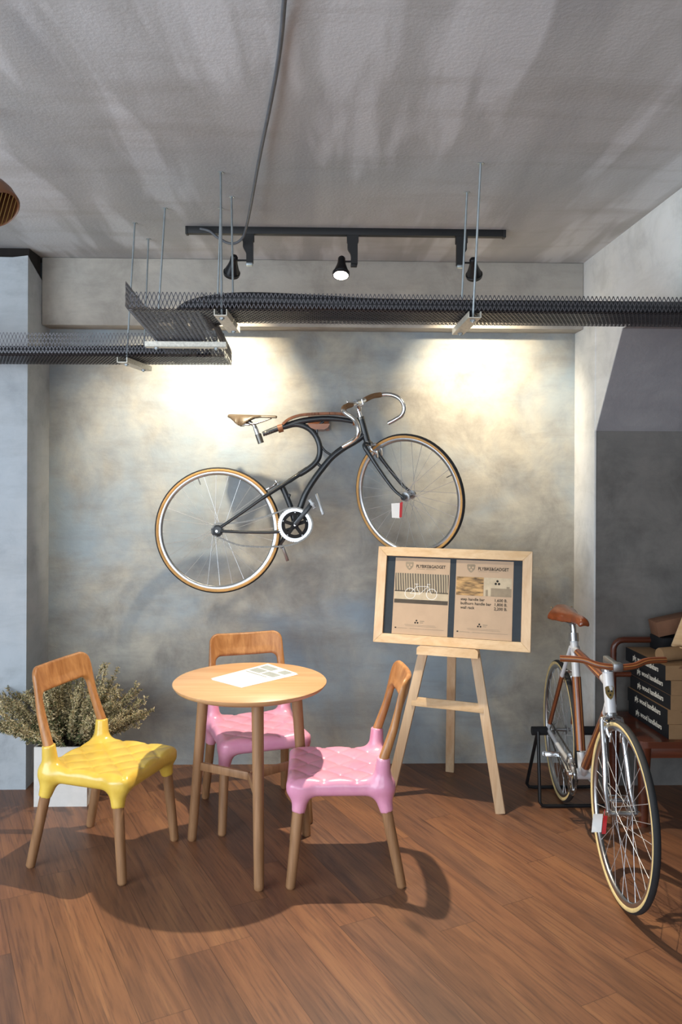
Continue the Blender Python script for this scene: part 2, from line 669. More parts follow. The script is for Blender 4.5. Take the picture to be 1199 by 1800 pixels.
def text_mb(s, size, M, align='LEFT', width=None, ext=.0003, bold=0.0):
    cu = bpy.data.curves.new('lettering', 'FONT')
    cu.body = s; cu.size = size; cu.align_x = align; cu.extrude = ext; cu.offset = bold
    cu.resolution_u = 3
    o = bpy.data.objects.new('lettering', cu); COL.objects.link(o)
    dg = bpy.context.evaluated_depsgraph_get(); dg.update()
    me = bpy.data.meshes.new_from_object(o.evaluated_get(dg))
    m = MB()
    vs = [v.co.copy() for v in me.vertices]
    if width and vs:
        x0 = min(v.x for v in vs); x1 = max(v.x for v in vs)
        k = width / (x1 - x0)
        ox = x0 if align == 'LEFT' else x1 if align == 'RIGHT' else (x0 + x1) / 2
        vs = [Vector(((v.x - ox) * k, v.y, v.z)) for v in vs]
    m.add([M @ v for v in vs], [tuple(p.vertices) for p in me.polygons])
    bpy.data.objects.remove(o); bpy.data.curves.remove(cu); bpy.data.meshes.remove(me)
    return m


def frame(o, x, y, z=None):
    x = Vector(x).normalized(); y = Vector(y); y = (y - x * x.dot(y)).normalized(); z = x.cross(y)
    M = Matrix.Identity(4)
    for i in range(3):
        M[i][0] = x[i]; M[i][1] = y[i]; M[i][2] = z[i]; M[i][3] = o[i]
    return M


# ------------------------------------------------------------------ the setting
WY = 4.575           # back wall
XL, XR = -1.486, 1.43
CZ = 2.76
AY = 4.24            # alcove wall
SZ = 2.31            # underside of the stair landing


def struct(name, mb, mat, angle=30):
    o = mb.build(name, mat, None, angle, raw=True)
    o['kind'] = 'structure'
    return o


struct('floor', MB().box((0, .6, -.05), (7.2, 8.4, .1)), 'floor_planks')
struct('ceiling', MB().box((0, .6, CZ + .05), (7.2, 8.4, .1)), 'ceiling_plaster')
struct('wall_back', MB().box(((-3.5 + XR) / 2, WY + .06, CZ / 2), (XR + 3.5 + .02, .12, CZ)), 'plaster_back')
struct('trim_1', MB().box(((XL + XR) / 2, WY - .065, (2.398 + CZ) / 2), (XR - XL - .002, .14, CZ - 2.398 - .001), None, .006), 'plaster_beam')
# square-ended plaster pillar on the left, broken off ragged just under the ceiling
m = MB()
n = 26
x0, x1, y0, y1 = -3.5, XL, 4.235, WY
rg = random.Random(3)
ring = []
for i in range(n + 1):
    ring.append((x0 + (x1 - x0) * i / n, y0))
for i in range(1, 10):
    ring.append((x1, y0 + (y1 - y0) * i / 9))
tops = []
for (x, y) in ring:
    d = (x - (x1 - .12)) if y == y0 else 0
    z = 2.712 - .35 * max(0, y - y0) - (max(0, -.02 - d) * .16 if y == y0 else 0) + rg.uniform(-.006, .006)
    tops.append(max(z, 2.60))
k = len(ring)
vs = [Vector((x, y, 0)) for x, y in ring] + [Vector((x, y, z)) for (x, y), z in zip(ring, tops)]
vs += [Vector((x0, y1, 0)), Vector((x0, y1, 2.6))]
fs = [(i, i + 1, k + i + 1, k + i) for i in range(k - 1)]
fs.append(tuple(range(k, 2 * k)) + (2 * k + 1,))
m.add(vs, fs)
struct('wall_left', m, 'plaster_pillar', 40)
struct('gap_shade_block', MB().box(((-3.5 + XL - .004) / 2, (4.262 + WY - .142) / 2, 2.68), (3.5 + XL - .004, WY - .142 - 4.262, .158)), 'gap_shade')  # near-black block added above the pillar to paint in the shade there
# right side: short return, triangular face beside the stair, wall above the landing
m = MB()
T = .02
prof = [(WY + .1, 0), (AY, 0), (AY, 1.84), (3.87, SZ), (-3.6, SZ), (-3.6, CZ), (WY + .1, CZ)]
XW = XR + .004
M = Matrix(((0, 0, 1), (1, 0, 0), (0, 1, 0)))
a = [Vector((XR, y, z)) for y, z in prof]; b = [Vector((XW, y, z)) for y, z in prof]
k = len(prof)
m.add(a + b, [tuple(range(k)), tuple(reversed(range(k, 2 * k)))] + [(i, i + k, (i + 1) % k + k, (i + 1) % k) for i in range(k)])
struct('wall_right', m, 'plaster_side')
# narrow arris where the column finishes
struct('trim_2', MB().box((XR - .002, (WY + AY) / 2, 1.2), (.006, WY - AY, 2.396)), 'plaster_side')
# stair soffit and landing
m = MB()
m.add([(XW, AY, 1.84), (3.4, AY, 1.84), (3.4, 3.87, SZ), (XW, 3.87, SZ), (XW, AY + .12, 1.95), (3.4, AY + .12, 1.95), (3.4, 3.87, 2.45), (XW, 3.87, 2.45)],
      [(0, 1, 2, 3), (7, 6, 5, 4), (0, 4, 5, 1), (1, 5, 6, 2), (2, 6, 7, 3), (3, 7, 4, 0)])
m.box(((XW + 3.4) / 2, (3.87 - 3.6) / 2, SZ + .07), (3.4 - XW, 3.87 + 3.6, .14))
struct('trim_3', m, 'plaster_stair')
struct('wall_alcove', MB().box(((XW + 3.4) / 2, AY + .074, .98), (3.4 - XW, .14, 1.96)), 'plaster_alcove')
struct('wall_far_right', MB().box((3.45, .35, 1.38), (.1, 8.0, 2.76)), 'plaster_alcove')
# low sill walls of the shop front (left and behind the camera)
m = MB()
m.box((-3.45, .35, .15), (.1, 8.0, .3)); m.box((-3.45, .35, 2.66), (.1, 8.0, .2)); m.box((-3.45, 3.4, 1.38), (.1, 1.9, 2.5))
struct('wall_front_left', m, 'plaster_pillar')
m = MB()
m.box((0, -3.55, .15), (7.0, .1, .3)); m.box((0, -3.55, 2.66), (7.0, .1, .2)); m.box((2.6, -3.55, 1.4), (1.7, .1, 2.5))
struct('wall_front', m, 'plaster_pillar')

# ------------------------------------------------------------------ chairs
def seat_field(X, Y, Z):
    d = sd_rbox(X, Y, Z, (.024, 0, .388), (.212, .208, .036), .030)
    sx, sy = .128, .128
    # quilted top: puffs between buttons, stitched diagonals
    u = (X - .024) / sx + Y / sy; v = (X - .024) / sx - Y / sy
    fu = np.abs(u - np.round(u)); fv = np.abs(v - np.round(v))
    edge = np.clip((np.minimum(.212 - np.abs(X - .024), .208 - np.abs(Y)) + .004) / .03, 0, 1)
    du = fu * sx * .707; dv = fv * sx * .707
    crease = np.exp(-(du / .006) ** 2) + np.exp(-(dv / .006) ** 2)
    button = np.exp(-(du ** 2 + dv ** 2) / (.009 ** 2))
    puff = np.abs(np.sin(np.pi * u) * np.sin(np.pi * v))
    topm = np.clip((Z - .395) / .012, 0, 1) * edge
    d = d + topm * (.0024 * np.clip(crease, 0, 1.4) + .0035 * button - .0045 * puff + .004)
    # dished middle
    d = d + topm * .009 * np.exp(-((X - .0) ** 2 + Y ** 2) / .02)
    for sy_ in (-1, 1):
        d = smin(d, sd_cone(X, Y, Z, (.176, sy_ * .172, .385), (.189, sy_ * .189, .292), .040, .0255), .035)
        d = smin(d, sd_cone(X, Y, Z, (-.138, sy_ * .172, .385), (-.160, sy_ * .189, .292), .040, .0255), .035)
        d = smin(d, sd_cone(X, Y, Z, (-.140, sy_ * .175, .39), (-.146, sy_ * .184, .505), .036, .0265), .035)
    return d


def back_field(X, Y, Z):
    # plane leaning back: s runs up the lean, t is thickness
    o = np.array((-.146, 0, .500)); lean = np.array((-.092, 0, .310)); L = np.linalg.norm(lean); e = lean / L
    nrm = np.array((e[2], 0, -e[0]))
    s = (X - o[0]) * e[0] + (Z - o[2]) * e[2]
    k = np.clip(s / L, -.2, 1.1)
    t = (X - o[0]) * nrm[0] + (Z - o[2]) * nrm[2]
    t = t + np.clip((s - .13) / .12, 0, 1) * (.028 - 1.1 * Y * Y) + .006 * np.sin(np.clip(k, 0, 1) * np.pi)
    aY = np.abs(Y)
    half = .205 - .022 * k                       # outer half width
    def rr(cx_half, s0, s1, r):
        qx = aY - cx_half + r; qs = np.abs(s - (s0 + s1) / 2) - (s1 - s0) / 2 + r
        return np.sqrt(np.maximum(qx, 0) ** 2 + np.maximum(qs, 0) ** 2) + np.minimum(np.maximum(qx, qs), 0) - r
    outer = rr(half, -.25, L, .045)
    wpost = .040 - .006 * k
    inner = rr(half - wpost, -.30, L - .112, .028)
    d2 = np.maximum(outer, -inner)
    d2 = np.maximum(d2, -s - .012)
    h = .0195 - .0085 * np.clip(k, 0, 1)
    r = np.minimum(h * .95, .017 - .008 * np.clip((k - .4) / .4, 0, 1))
    a = d2 + r; b = np.abs(t) - h + r
    return np.sqrt(np.maximum(a, 0) ** 2 + np.maximum(b, 0) ** 2) + np.minimum(np.maximum(a, b), 0) - r


seat_mb = surf_net(seat_field, (-.235, -.25, .275), (.27, .25, .52), .0052)
back_mb = surf_net(back_field, (-.34, -.22, .47), (-.09, .22, .88), .0052)


def leg_mb(foot, top, r0=.019, r1=.0225):
    f = Vector(foot); t = Vector(top); d = (t - f)
    pts = [f, f + d.normalized() * .006, f + d * .03] + [f + d * a for a in (.3, .6, 1)]
    return MB().tube(pts, [r0 * .72, r0 * .96, r0, r0 + (r1 - r0) * .3, r0 + (r1 - r0) * .6, r1], 16)


def make_chair(col, label, loc, rz):
    t = thing('cafe_chair', (0, 0, 0), 0, label, 'chair', 'quilted cafe chairs round the table')
    s = MB(); s.v = seat_mb.v; s.f = seat_mb.f; s.mi = seat_mb.mi
    so = s.build('seat', col, t, 60, raw=True)
    b = MB(); b.v = back_mb.v; b.f = back_mb.f; b.mi = back_mb.mi
    b.build('backrest', 'oak', t, 60, raw=True)
    for sy_ in (-1, 1):
        leg_mb((.219, sy_ * .203, 0), (.187, sy_ * .187, .31)).build('leg', 'oak_leg', t, raw=True)
        leg_mb((-.219, sy_ * .203, 0), (-.155, sy_ * .187, .31)).build('leg', 'oak_leg', t, raw=True)
    t.location = loc; t.rotation_euler = (0, 0, rz)
    return t


chair_yellow = make_chair('seat_yellow', 'yellow quilted seat chair with wooden frame in front of the white planter', (-.905, 3.535, 0), R_(-20))
chair_right = make_chair('seat_pink', 'pink quilted seat chair seen side-on, in front of the easel', (.112, 3.43, 0), R_(180))
chair_back = copy_tree(chair_right)
chair_back.location = (-.30, 3.965, 0); chair_back.rotation_euler = (0, 0, R_(-72.5))
tag(chair_back, 'pink quilted seat chair facing the camera, behind the round table', 'chair')

# ------------------------------------------------------------------ table
TC = Vector((-.29, 3.51, 0)); TH = .74
table = thing('round_table', TC, 0, 'small round wooden cafe table on three round legs', 'table')
m = MB(); m.lathe([(0, TH - .030), (.290, TH - .030), (.314, TH - .020), (.3235, TH - .008), (.3245, TH - .003), (.3215, TH), (0, TH)], None, 72)
m.build('tabletop', 'oak_top', table, 50, raw=True)
angs = [152, -78, 37]
for a in angs:
    a = R_(a); f = Vector((math.cos(a), math.sin(a), 0))
    leg_mb(f * .300, f * .235 + Vector((0, 0, TH - .028)), .020, .0245).build('leg', 'oak_leg', table, raw=True)
m = MB()
for a in angs:
    a = R_(a); f = Vector((math.cos(a), math.sin(a), 0)); z = .335
    m.beam(Vector((0, 0, z)) + f * .004, Vector((0, 0, z)) + f * .262, .034, .016, Vector((-f.y, f.x, 0)), .002)
m.build('stretcher', 'oak_leg', table, raw=True)
m = MB()
for a in angs:
    a = R_(a); f = Vector((math.cos(a), math.sin(a), 0))
    m.beam(Vector((0, 0, TH - .052)), Vector((0, 0, TH - .052)) + f * .235, .044, .018, Vector((-f.y, f.x, 0)), .002)
m.build('underframe', 'oak', table, raw=True)

# leaflets on the table
zt = TH + .0015
def sheet(c, name, z, label):
    pts = [G(*q, z) for q in c]
    m = MB()
    up = Vector((0, 0, .0012))
    m.add([p for p in pts] + [p + up for p in pts], [(3, 2, 1, 0), (4, 5, 6, 7), (0, 1, 5, 4), (1, 2, 6, 5), (2, 3, 7, 6), (3, 0, 4, 7)])
    o = m.build(name, 'paper_white', None, smooth=False)
    tag(o, label, 'leaflet', 'leaflets on the round table')
    return o, pts
lf2, _ = sheet([(425, 1209), (524, 1186), (470, 1168.5), (372, 1195)], 'leaflet', TH + .0004, 'lower white sheet of the two leaflets on the table, mostly covered')
lf1, q = sheet([(425, 1207.5), (523, 1184), (471, 1167), (371, 1193)], 'leaflet', TH + .0018, 'white printed leaflet with grey pictures lying on top on the table')
# printed area on the right half
A, B, C, D = q   # near-left, near-right, far-right, far-left
def q2(u, v, dz=.0016):
    return A * (1 - u) * (1 - v) + B * u * (1 - v) + C * u * v + D * (1 - u) * v + Vector((0, 0, dz))
m = MB()
for (u0, u1, v0, v1) in ((.60, .76, .56, .92), (.60, .76, .10, .50), (.79, .94, .50, .92), (.80, .96, .08, .34), (.53, .56, .2, .9)):
    m.quad(q2(u0, v0), q2(u1, v0), q2(u1, v1), q2(u0, v1))
m.build('printed_panels', 'ink_grey', lf1, smooth=False)
m = MB()
for i in range(7):
    m.quad(q2(.15 + .0 * i, .25 + .08 * i), q2(.40, .25 + .08 * i), q2(.40, .262 + .08 * i), q2(.15, .262 + .08 * i))
m.build('text_lines', 'ink_grey', lf1, smooth=False)

# ------------------------------------------------------------------ easel and sign
BL = G(658, 1127, .765); BR = G(934, 1149, .765); TL = G(670, 962, 1.235); TR = G(939, 970, 1.235)
# the far-plane points are re-derived for an upright board leaning back
u = ((BR - BL) + (TR - TL)); u.z = 0; W_ = u.length / 2; u.normalize()
nrm0 = Vector((u.y, -u.x, 0))                     # towards the viewer
vdir = ((TL - BL) + (TR - BR)) / 2
H_ = vdir.length
lean = -vdir.dot(nrm0)
v_ = (Vector((0, 0, vdir.z)) - nrm0 * lean).normalized()
ctr = (BL + BR) / 2
SM = frame(ctr, u, v_)                            # x right, y up the board, z towards viewer
print('sign', W_, H_, lean, list(u))
sign = thing('notice_board', SM @ Vector((0, 0, 0)), 0, 'pale pine framed notice board with two brown posters, standing on the easel', 'sign')
fw = .046; ft = .026
hw = W_ / 2
m = MB()
prof = [(0, 0), (0, 0)]
def frame_side(p_out0, p_out1, p_in1, p_in0):
    m = MB()
    vs = []
    for z in (-ft * .1, ft * .9):
        for p in (p_out0, p_out1, p_in1, p_in0):
            vs.append(SM @ Vector((p[0], p[1], z)))
    m.add(vs, [(3, 2, 1, 0), (4, 5, 6, 7), (0, 1, 5, 4), (1, 2, 6, 5), (2, 3, 7, 6), (3, 0, 4, 7)])
    return m
o4 = [(-hw, 0), (hw, 0), (hw, H_), (-hw, H_)]
i4 = [(-hw + fw, fw), (hw - fw, fw), (hw - fw, H_ - fw), (-hw + fw, H_ - fw)]
for i in range(4):
    j = (i + 1) % 4
    mm = frame_side(o4[i], o4[j], i4[j], i4[i])
    ob = mm.build('frame_rail' if i % 2 == 0 else 'frame_stile', 'pine' if i % 2 == 0 else 'pine_leg', sign)
    bv = ob.modifiers.new('bevel', 'BEVEL'); bv.width = .0015; bv.segments = 2
m = MB().box((0, H_ / 2, .004), (W_ - fw * 1.6, H_ - fw * 1.6, .006)).xf(SM)
m.build('backing', 'slate_backing', sign)
# posters
ih = H_ - 2 * fw
iw = W_ - 2 * fw
pw = iw * .413; gapx = iw * .045


def poster(xc, kind):
    z0 = .0078
    m = MB().box((xc, H_ / 2 - .002, z0), (pw, ih - .008, .0012)).xf(SM)
    po = m.build('poster', 'kraft', sign)
    top = H_ - fw - .006
    zt = z0 + .0010
    def R(x0, x1, y0, y1, z=zt):
        return [SM @ Vector((xc + x, y, z)) for x, y in ((x0, y0), (x1, y0), (x1, y1), (x0, y1))]
    hp = pw / 2
    # shield emblem with a small triangular device
    sh = [(-.5, .9), (-.42, 1), (.42, 1), (.5, .9), (.44, .45), (.22, .15), (0, 0), (-.22, .15), (-.44, .45)]
    s = .042
    cx = -hp * .47; cy = top - .062
    m = MB(); m.add([SM @ Vector((xc + cx + a * s, cy + b * s, zt)) for a, b in sh], [tuple(reversed(range(9)))])
    m.build('shield_emblem', 'kraft_shade_ink', po, smooth=False)
    m = MB()
    for (dx, dy) in ((-.2, .62), (.2, .62), (0, .35)):
        m.add([SM @ Vector((xc + cx + (dx + .13 * math.cos(a)) * s, cy + (dy + .13 * math.sin(a)) * s, zt + .0004)) for a in [i * math.pi / 3 for i in range(6)]], [tuple(range(6))])
    m.build('emblem_marks', 'kraft', po, smooth=False)
    T = SM @ Matrix.Translation(Vector((xc - hp * .22, top - .048, zt)))
    text_mb('PLYBIKE&GADGET', .022, T, 'LEFT', pw * .53, .0002, .0004).build('poster_title', 'ink_black', po, smooth=False)
    m = MB()
    for a, b in ((-.22, .10), (.14, .50)):
        m.add(R(hp * a, hp * b, top - .0555, top - .0535), [(0, 1, 2, 3)])
    m.build('subtitle_line', 'kraft_shade_ink', po, smooth=False)
    if kind == 0:
        py1 = top - .078; py0 = py1 - ih * .385
        m = MB().add(R(-hp * .97, hp * .97, py0, py1), [(0, 1, 2, 3)])
        pr = m.build('printed_photo', 'print_fence', po, smooth=False)
        ph = py1 - py0
        m = MB().add(R(-hp * .97, hp * .97, py0 + ph * .12, py0 + ph * .38, zt + .0003), [(0, 1, 2, 3)])
        m.build('printed_pavement', 'print_light', pr, smooth=False)
        m = MB().add(R(-hp * .97, hp * .97, py0, py0 + ph * .13, zt + .0003), [(0, 1, 2, 3)])
        m.add(R(-hp * .97, -hp * .1, py0 + ph * .385, py0 + ph * .42, zt + .0003), [(0, 1, 2, 3)])
        m.add(R(hp * .35, hp * .97, py0 + ph * .36, py0 + ph * .40, zt + .0003), [(0, 1, 2, 3)])
        m.build('printed_kerb', 'print_dark', pr, smooth=False)
        # pale line drawing of a bicycle
        m = MB(); rw = .0265
        w1 = (-hp * .40, py0 + ph * .33); w2 = (hp * .38, py0 + ph * .33)
        def line(a, b, t=.0016):
            a = Vector((xc + a[0], a[1], zt + .0008)); b = Vector((xc + b[0], b[1], zt + .0008))
            d = (b - a).normalized(); q = Vector((-d.y, d.x, 0)) * t / 2
            m.add([SM @ p for p in (a - q, b - q, b + q, a + q)], [(0, 1, 2, 3)])
        for w in (w1, w2):
            pts = [(w[0] + rw * math.cos(2 * math.pi * i / 20), w[1] + rw * math.sin(2 * math.pi * i / 20)) for i in range(20)]
            for i in range(20):
                line(pts[i], pts[(i + 1) % 20], .0022)
        bb = (-hp * .05, w1[1] - .002); st = (-hp * .17, w1[1] + .036); hd = (hp * .24, w1[1] + .038)
        for a, b in ((w1, bb), (w1, st), (bb, st), (st, hd), (bb, hd), (hd, w2), (st, (st[0] - .002, st[1] + .012)), (hd, (hd[0] - .004, hd[1] + .012)), ((st[0] - .012, st[1] + .012), (st[0] + .008, st[1] + .012)), ((hd[0] - .004, hd[1] + .012), (hd[0] + .012, hd[1] + .010))):
            line(a, b)
        m.build('printed_bicycle', 'paper_white', pr, smooth=False)
    else:
        py1 = top - .083; py0 = py1 - ih * .235
        m = MB().add(R(-hp * .97, -hp * .02, py0, py1), [(0, 1, 2, 3)])
        m.build('printed_photo', 'print_planks', po, smooth=False)
        m = MB().add(R(hp * .0, hp * .95, py0 + .001, py1), [(0, 1, 2, 3)])
        pr = m.build('printed_photo', 'print_light', po, smooth=False)
        ph = py1 - py0
        m = MB().add(R(hp * .24, hp * .95, py0 + .001, py0 + ph * .45, zt + .0003), [(0, 1, 2, 3)])
        m.add(R(hp * .06, hp * .14, py0 + .001, py0 + ph * .35, zt + .0003), [(0, 1, 2, 3)])
        m.add(R(hp * .78, hp * .88, py0 + ph * .42, py0 + ph * .55, zt + .0006), [(0, 1, 2, 3)])
        m.build('printed_detail', 'kraft_shade_ink', pr, smooth=False)
        m = MB()
        for dx, dy in ((0, .010), (-.008, -.003), (.008, -.003)):
            c = Vector((xc + hp * .46 + dx, py0 + ph * .72 + dy, zt + .0006))
            m.add([SM @ (c + Vector((.0058 * math.cos(a), .0058 * math.sin(a), 0))) for a in [i * math.pi / 6 for i in range(12)]], [tuple(range(12))])
        m.build('printed_dots', 'ink_black', pr, smooth=False)
        for i, (a, b) in enumerate((('step handle bar', '1,600 B.'), ('bullhorn handle bar', '1,800 B.'), ('wall rack', '2,200 B.'))):
            yy = py0 - .024 - i * .0205
            T = SM @ Matrix.Translation(Vector((xc - hp * .80, yy, zt)))
            text_mb(a, .0190, T, 'LEFT', None, .0002, .0003).build('price_text', 'ink_black', po, smooth=False)
            T = SM @ Matrix.Translation(Vector((xc + hp * .82, yy, zt)))
            text_mb(b, .0195, T, 'RIGHT', None, .0002, .0003).build('price_text', 'ink_black', po, smooth=False)
    # three-dot mark and fine print at the foot
    by = fw + .006
    m = MB()
    for dx, dy in ((0, .008), (-.0062, -.0025), (.0062, -.0025)):
        c = Vector((xc - hp * .12 + dx, by + .058 + dy, zt))
        m.add([SM @ (c + Vector((.0044 * math.cos(a), .0044 * math.sin(a), 0))) for a in [i * math.pi / 6 for i in range(12)]], [tuple(range(12))])
    m.build('three_dot_mark', 'ink_black', po, smooth=False)
    m = MB().add(R(-hp * .90, -hp * .84, by + .024, by + .030), [(0, 1, 2, 3)])
    m.build('square_mark', 'ink_black', po, smooth=False)
    m = MB()
    for (a, b, yy, t) in ((0.0, .16, .064, .004), (0.0, .12, .056, .003), (-.55, .56, .044, .0012), (-.52, .60, .038, .0012), (-.80, -.45, .026, .0016), (-.35, .86, .026, .0016)):
        m.add(R(hp * a, hp * b, by + yy - t / 2, by + yy + t / 2), [(0, 1, 2, 3)])
    m.build('fine_print', 'kraft_shade_ink', po, smooth=False)


poster(-(pw + gapx) / 2 - iw * .0, 0)
poster((pw + gapx) / 2, 1)

# easel
u3 = u.copy()
nb = SM.to_3x3().col[2]                           # board normal, towards viewer
fl = G(685, 1398); frt = G(880, 1430); bk = G(791, 1356)
easel = thing('display_easel', (fl + frt) / 2, 0, 'pale pine three-legged easel carrying the notice board', 'easel')
off = -nb * .018                                   # behind the board
def leg_top(px0, px1, foot):
    # leg direction in the leaning plane through foot
    t = SM @ Vector((px0, 0, -.018)); return t
cLx = (SM.inverted() @ G(742, 1142, .755)).x; cRx = (SM.inverted() @ G(829, 1150, .755)).x
tl = SM @ Vector((cLx, .002, -.020)); tr = SM @ Vector((cRx, .002, -.020))
for ft_, tp in ((fl, tl), (frt, tr)):
    d = (tp - ft_); e2 = tp + v_ * .33 - u * (.13 if tp is tr else -.13) * .6
    MB().beam(ft_, tp + d * .0, .046, .022, nb, .002).build('leg', 'pine_leg', easel)
    MB().beam(tp - v_ * .002, e2, .044, .022, nb, .002).build('upright', 'pine_leg', easel)
apex = SM @ Vector(((cLx + cRx) / 2, .30, -.045))
MB().beam(bk, apex, .045, .022, nb, .002).build('leg', 'pine_leg', easel)
a_ = fl + (tl - fl) * .63; b_ = frt + (tr - frt) * .63
MB().beam(a_ - u * .0 + nb * .003, b_ + nb * .003, .045, .018, nb, .002).build('crossbar', 'pine', easel)
lc = SM @ Vector(((cLx + cRx) / 2, -.020, .012))
lw = (tr - tl).length + .055
Mx = Matrix((u, v_, nb)).transposed()
m = MB()
rr_ = .018
poly = [(-lw / 2, -.026), (lw / 2, -.026), (lw / 2, .004), (lw / 2 - rr_ * .3, .012), (lw / 2 - rr_, .018), (-lw / 2 + rr_, .018), (-lw / 2 + rr_ * .3, .012), (-lw / 2, .004)]
m.prism(poly, .020, Mx, lc + nb * .026)
m.box(lc + v_ * -.012, (lw, .018, .07), Mx, .002)
m.build('ledge', 'pine', easel)
m = MB()
m.beam(SM @ Vector(((cLx + cRx) / 2 - .06, .26, -.03)), SM @ Vector(((cLx + cRx) / 2 + .06, .26, -.03)), .05, .02, nb, .002)
m.build('head_block', 'pine', easel)

# ------------------------------------------------------------------ bicycle wheels
AX = ((1, 0, 0), (0, 1, 0), (0, 0, 1))


def wheel(parent, name, M, R=.328, tw=.0115, gum='gumwall', spokes=28, spin=0.0, rim='rim_silver', hubw=.05):
    "wheel frame M: local Y is the axle, origin the hub centre"
    rm = MB()
    prof = [(R - .039, -.0065), (R - .035, -.0095), (R - .027, -.0110), (R - .0205, -.0105), (R - .0205, .0105), (R - .027, .0110), (R - .035, .0095), (R - .039, .0065), (R - .041, .0)]
    n = 72
    def ring(m, pr, mis=None):
        k = len(pr); vs = []; fs = []; mi = []
        for i in range(n):
            a = 2 * math.pi * i / n
            for (r, y) in pr:
                vs.append(Vector((r * math.cos(a), y, r * math.sin(a))))
        o = len(m.v)
        m.v += vs
        for i in range(n):
            for j in range(k):
                a = i * k + j; b = i * k + (j + 1) % k; c = ((i + 1) % n) * k + (j + 1) % k; d = ((i + 1) % n) * k + j
                m.f.append((o + a, o + d, o + c, o + b)); m.mi.append(0 if mis is None else mis[j])
    ring(rm, prof)
    rm.xf(M)
    w = rm.build(name, rim, parent, 40)
    tm = MB(); K = 16; pr = []; mis = []
    for j in range(K):
        a = 2 * math.pi * j / K
        pr.append((R - tw + tw * math.cos(a), tw * 1.08 * math.sin(a)))
        am = (a + math.pi / K); am = min(am, 2 * math.pi - am)
        mis.append(0 if am < R_(64) else 1)
    ring(tm, pr, mis); tm.xf(M)
    tm.build('tyre', ['rubber', gum], w, 60)
    h = MB()
    Ry = Matrix.Rotation(R_(-90), 3, 'X')
    h.lathe([(0, -hubw - .008), (.0045, -hubw - .008), (.0045, -hubw), (.009, -hubw), (.009, -.034), (.024, -.032), (.024, -.028), (.010, -.026), (.009, 0), (.010, .026), (.024, .028), (.024, .032), (.009, .034), (.009, hubw), (.0045, hubw), (.0045, hubw + .008), (0, hubw + .008)], Ry, 20)
    h.xf(M); h.build('hub', 'alloy', w)
    per = spokes // 2
    for i in range(spokes):
        side = 1 if i % 2 else -1
        a = 2 * math.pi * i / spokes + spin
        k = (i // 2)
        ha = a + (1 if k % 2 else -1) * R_(72)
        p0 = Vector((.022 * math.cos(ha), side * .030, .022 * math.sin(ha)))
        p1 = Vector(((R - .040) * math.cos(a), side * .001, (R - .040) * math.sin(a)))
        s = MB().tube([p0, p0 * .1 + p1 * .9, p1], [.0011, .0011, .0018], 5, caps=False)
        s.xf(M); s.build('spoke', 'spoke_steel', w)
    v = MB(); a = spin + R_(6.4)
    d = Vector((math.cos(a), 0, math.sin(a)))
    v.tube([d * (R - .040), d * (R - .062), d * (R - .075)], [.003, .003, .0022], 6)
    v.xf(M); v.build('valve', 'steel_dark', w)
    return w


def chain_mb(path, w=.0055, th=.0045):
    m = MB()
    pts = spline(path, 12)
    # resample
    L = [0]
    for a, b in zip(pts, pts[1:]):
        L.append(L[-1] + (b - a).length)
    step = .0127; out = []; t = 0; i = 0
    while t < L[-1]:
        while i < len(L) - 2 and L[i + 1] < t:
            i += 1
        f = (t - L[i]) / max(1e-9, L[i + 1] - L[i]); out.append(pts[i] * (1 - f) + pts[i + 1] * f); t += step
    for k, (a, b) in enumerate(zip(out, out[1:])):
        ww = w if k % 2 else w * .6
        d = (b - a).normalized(); side = Vector((0, 1, 0)) if abs(d.y) < .9 else Vector((1, 0, 0))
        m.beam(a - d * .002, b + d * .002, .0085 if k % 2 else .0065, ww, side, 0)
    return m


# ---- the black bicycle hanging on the back wall
BD = 4.335
wb = thing('bicycle', P(383, 931, BD) - Vector((0, 0, .328)), 0, 'black bicycle with curved tube frame hanging on the grey plaster wall', 'bicycle', 'bicycles on show')
def q(x, y, dd=0.0):
    return P(x, y, BD + dd)
rh = q(383.5, 932)
wheel(wb, 'rear_wheel', Matrix.Translation(rh), .3300, .0135, 'gumwall', 28, R_(105))
fr = MB()
def tb(pts, r, n=14, sub=8):
    fr.tube(spline([q(*p) for p in pts], sub), r, n)
# top tube, flattened arc
pts = spline([q(*p) for p in [(462, 763), (480, 756), (500, 749.5), (532, 740), (566, 736), (596, 737), (622, 741)]], 8)
fr.tube(pts, [.0125 + .004 * math.sin(math.pi * min(1, i / (len(pts) - 1) * 1.15)) for i in range(len(pts))], 14)
# big loop running on into the upper stay
loop = [(500, 750), (518, 746), (533, 748.5), (547, 756.5), (557, 770), (562, 786), (560.5, 803), (552, 816), (538, 827), (526, 834)]
tb(loop, .0152)
for dd in (-.032, .032):
    fr.tube(spline([q(526, 834, dd * .2), q(500, 851, dd * .8), q(464, 874, dd * 1.6), q(430, 898, dd * 1.6), q(389, 926, dd * 1.65)], 6), [.0125] * 5 + [.0105] * 8 + [.008] * 12, 12)
tb([(541, 824), (526, 834)], .0145)
# down tube
tb([(521, 915), (529, 889), (538, 866), (552, 843), (567, 823), (584, 803), (605, 787), (624, 776), (641, 764)], .0168)
# seat tube
tb([(495, 853), (503, 871), (511, 892), (518, 918)], .0150, 14, 4)
# braces
tb([(569, 741), (560, 748), (557, 760), (561, 776), (569, 790), (579, 798), (590, 801)], .0062, 10)
tb([(556, 813), (568, 823)], .0085, 10, 2)
# chainstays
for dd in (-.032, .032):
    fr.tube(spline([q(519, 927, dd * .8), q(488, 935, dd * 1.3), q(440, 935.5, dd * 1.65), q(387, 933.5, dd * 1.65)], 6), .0080, 12)
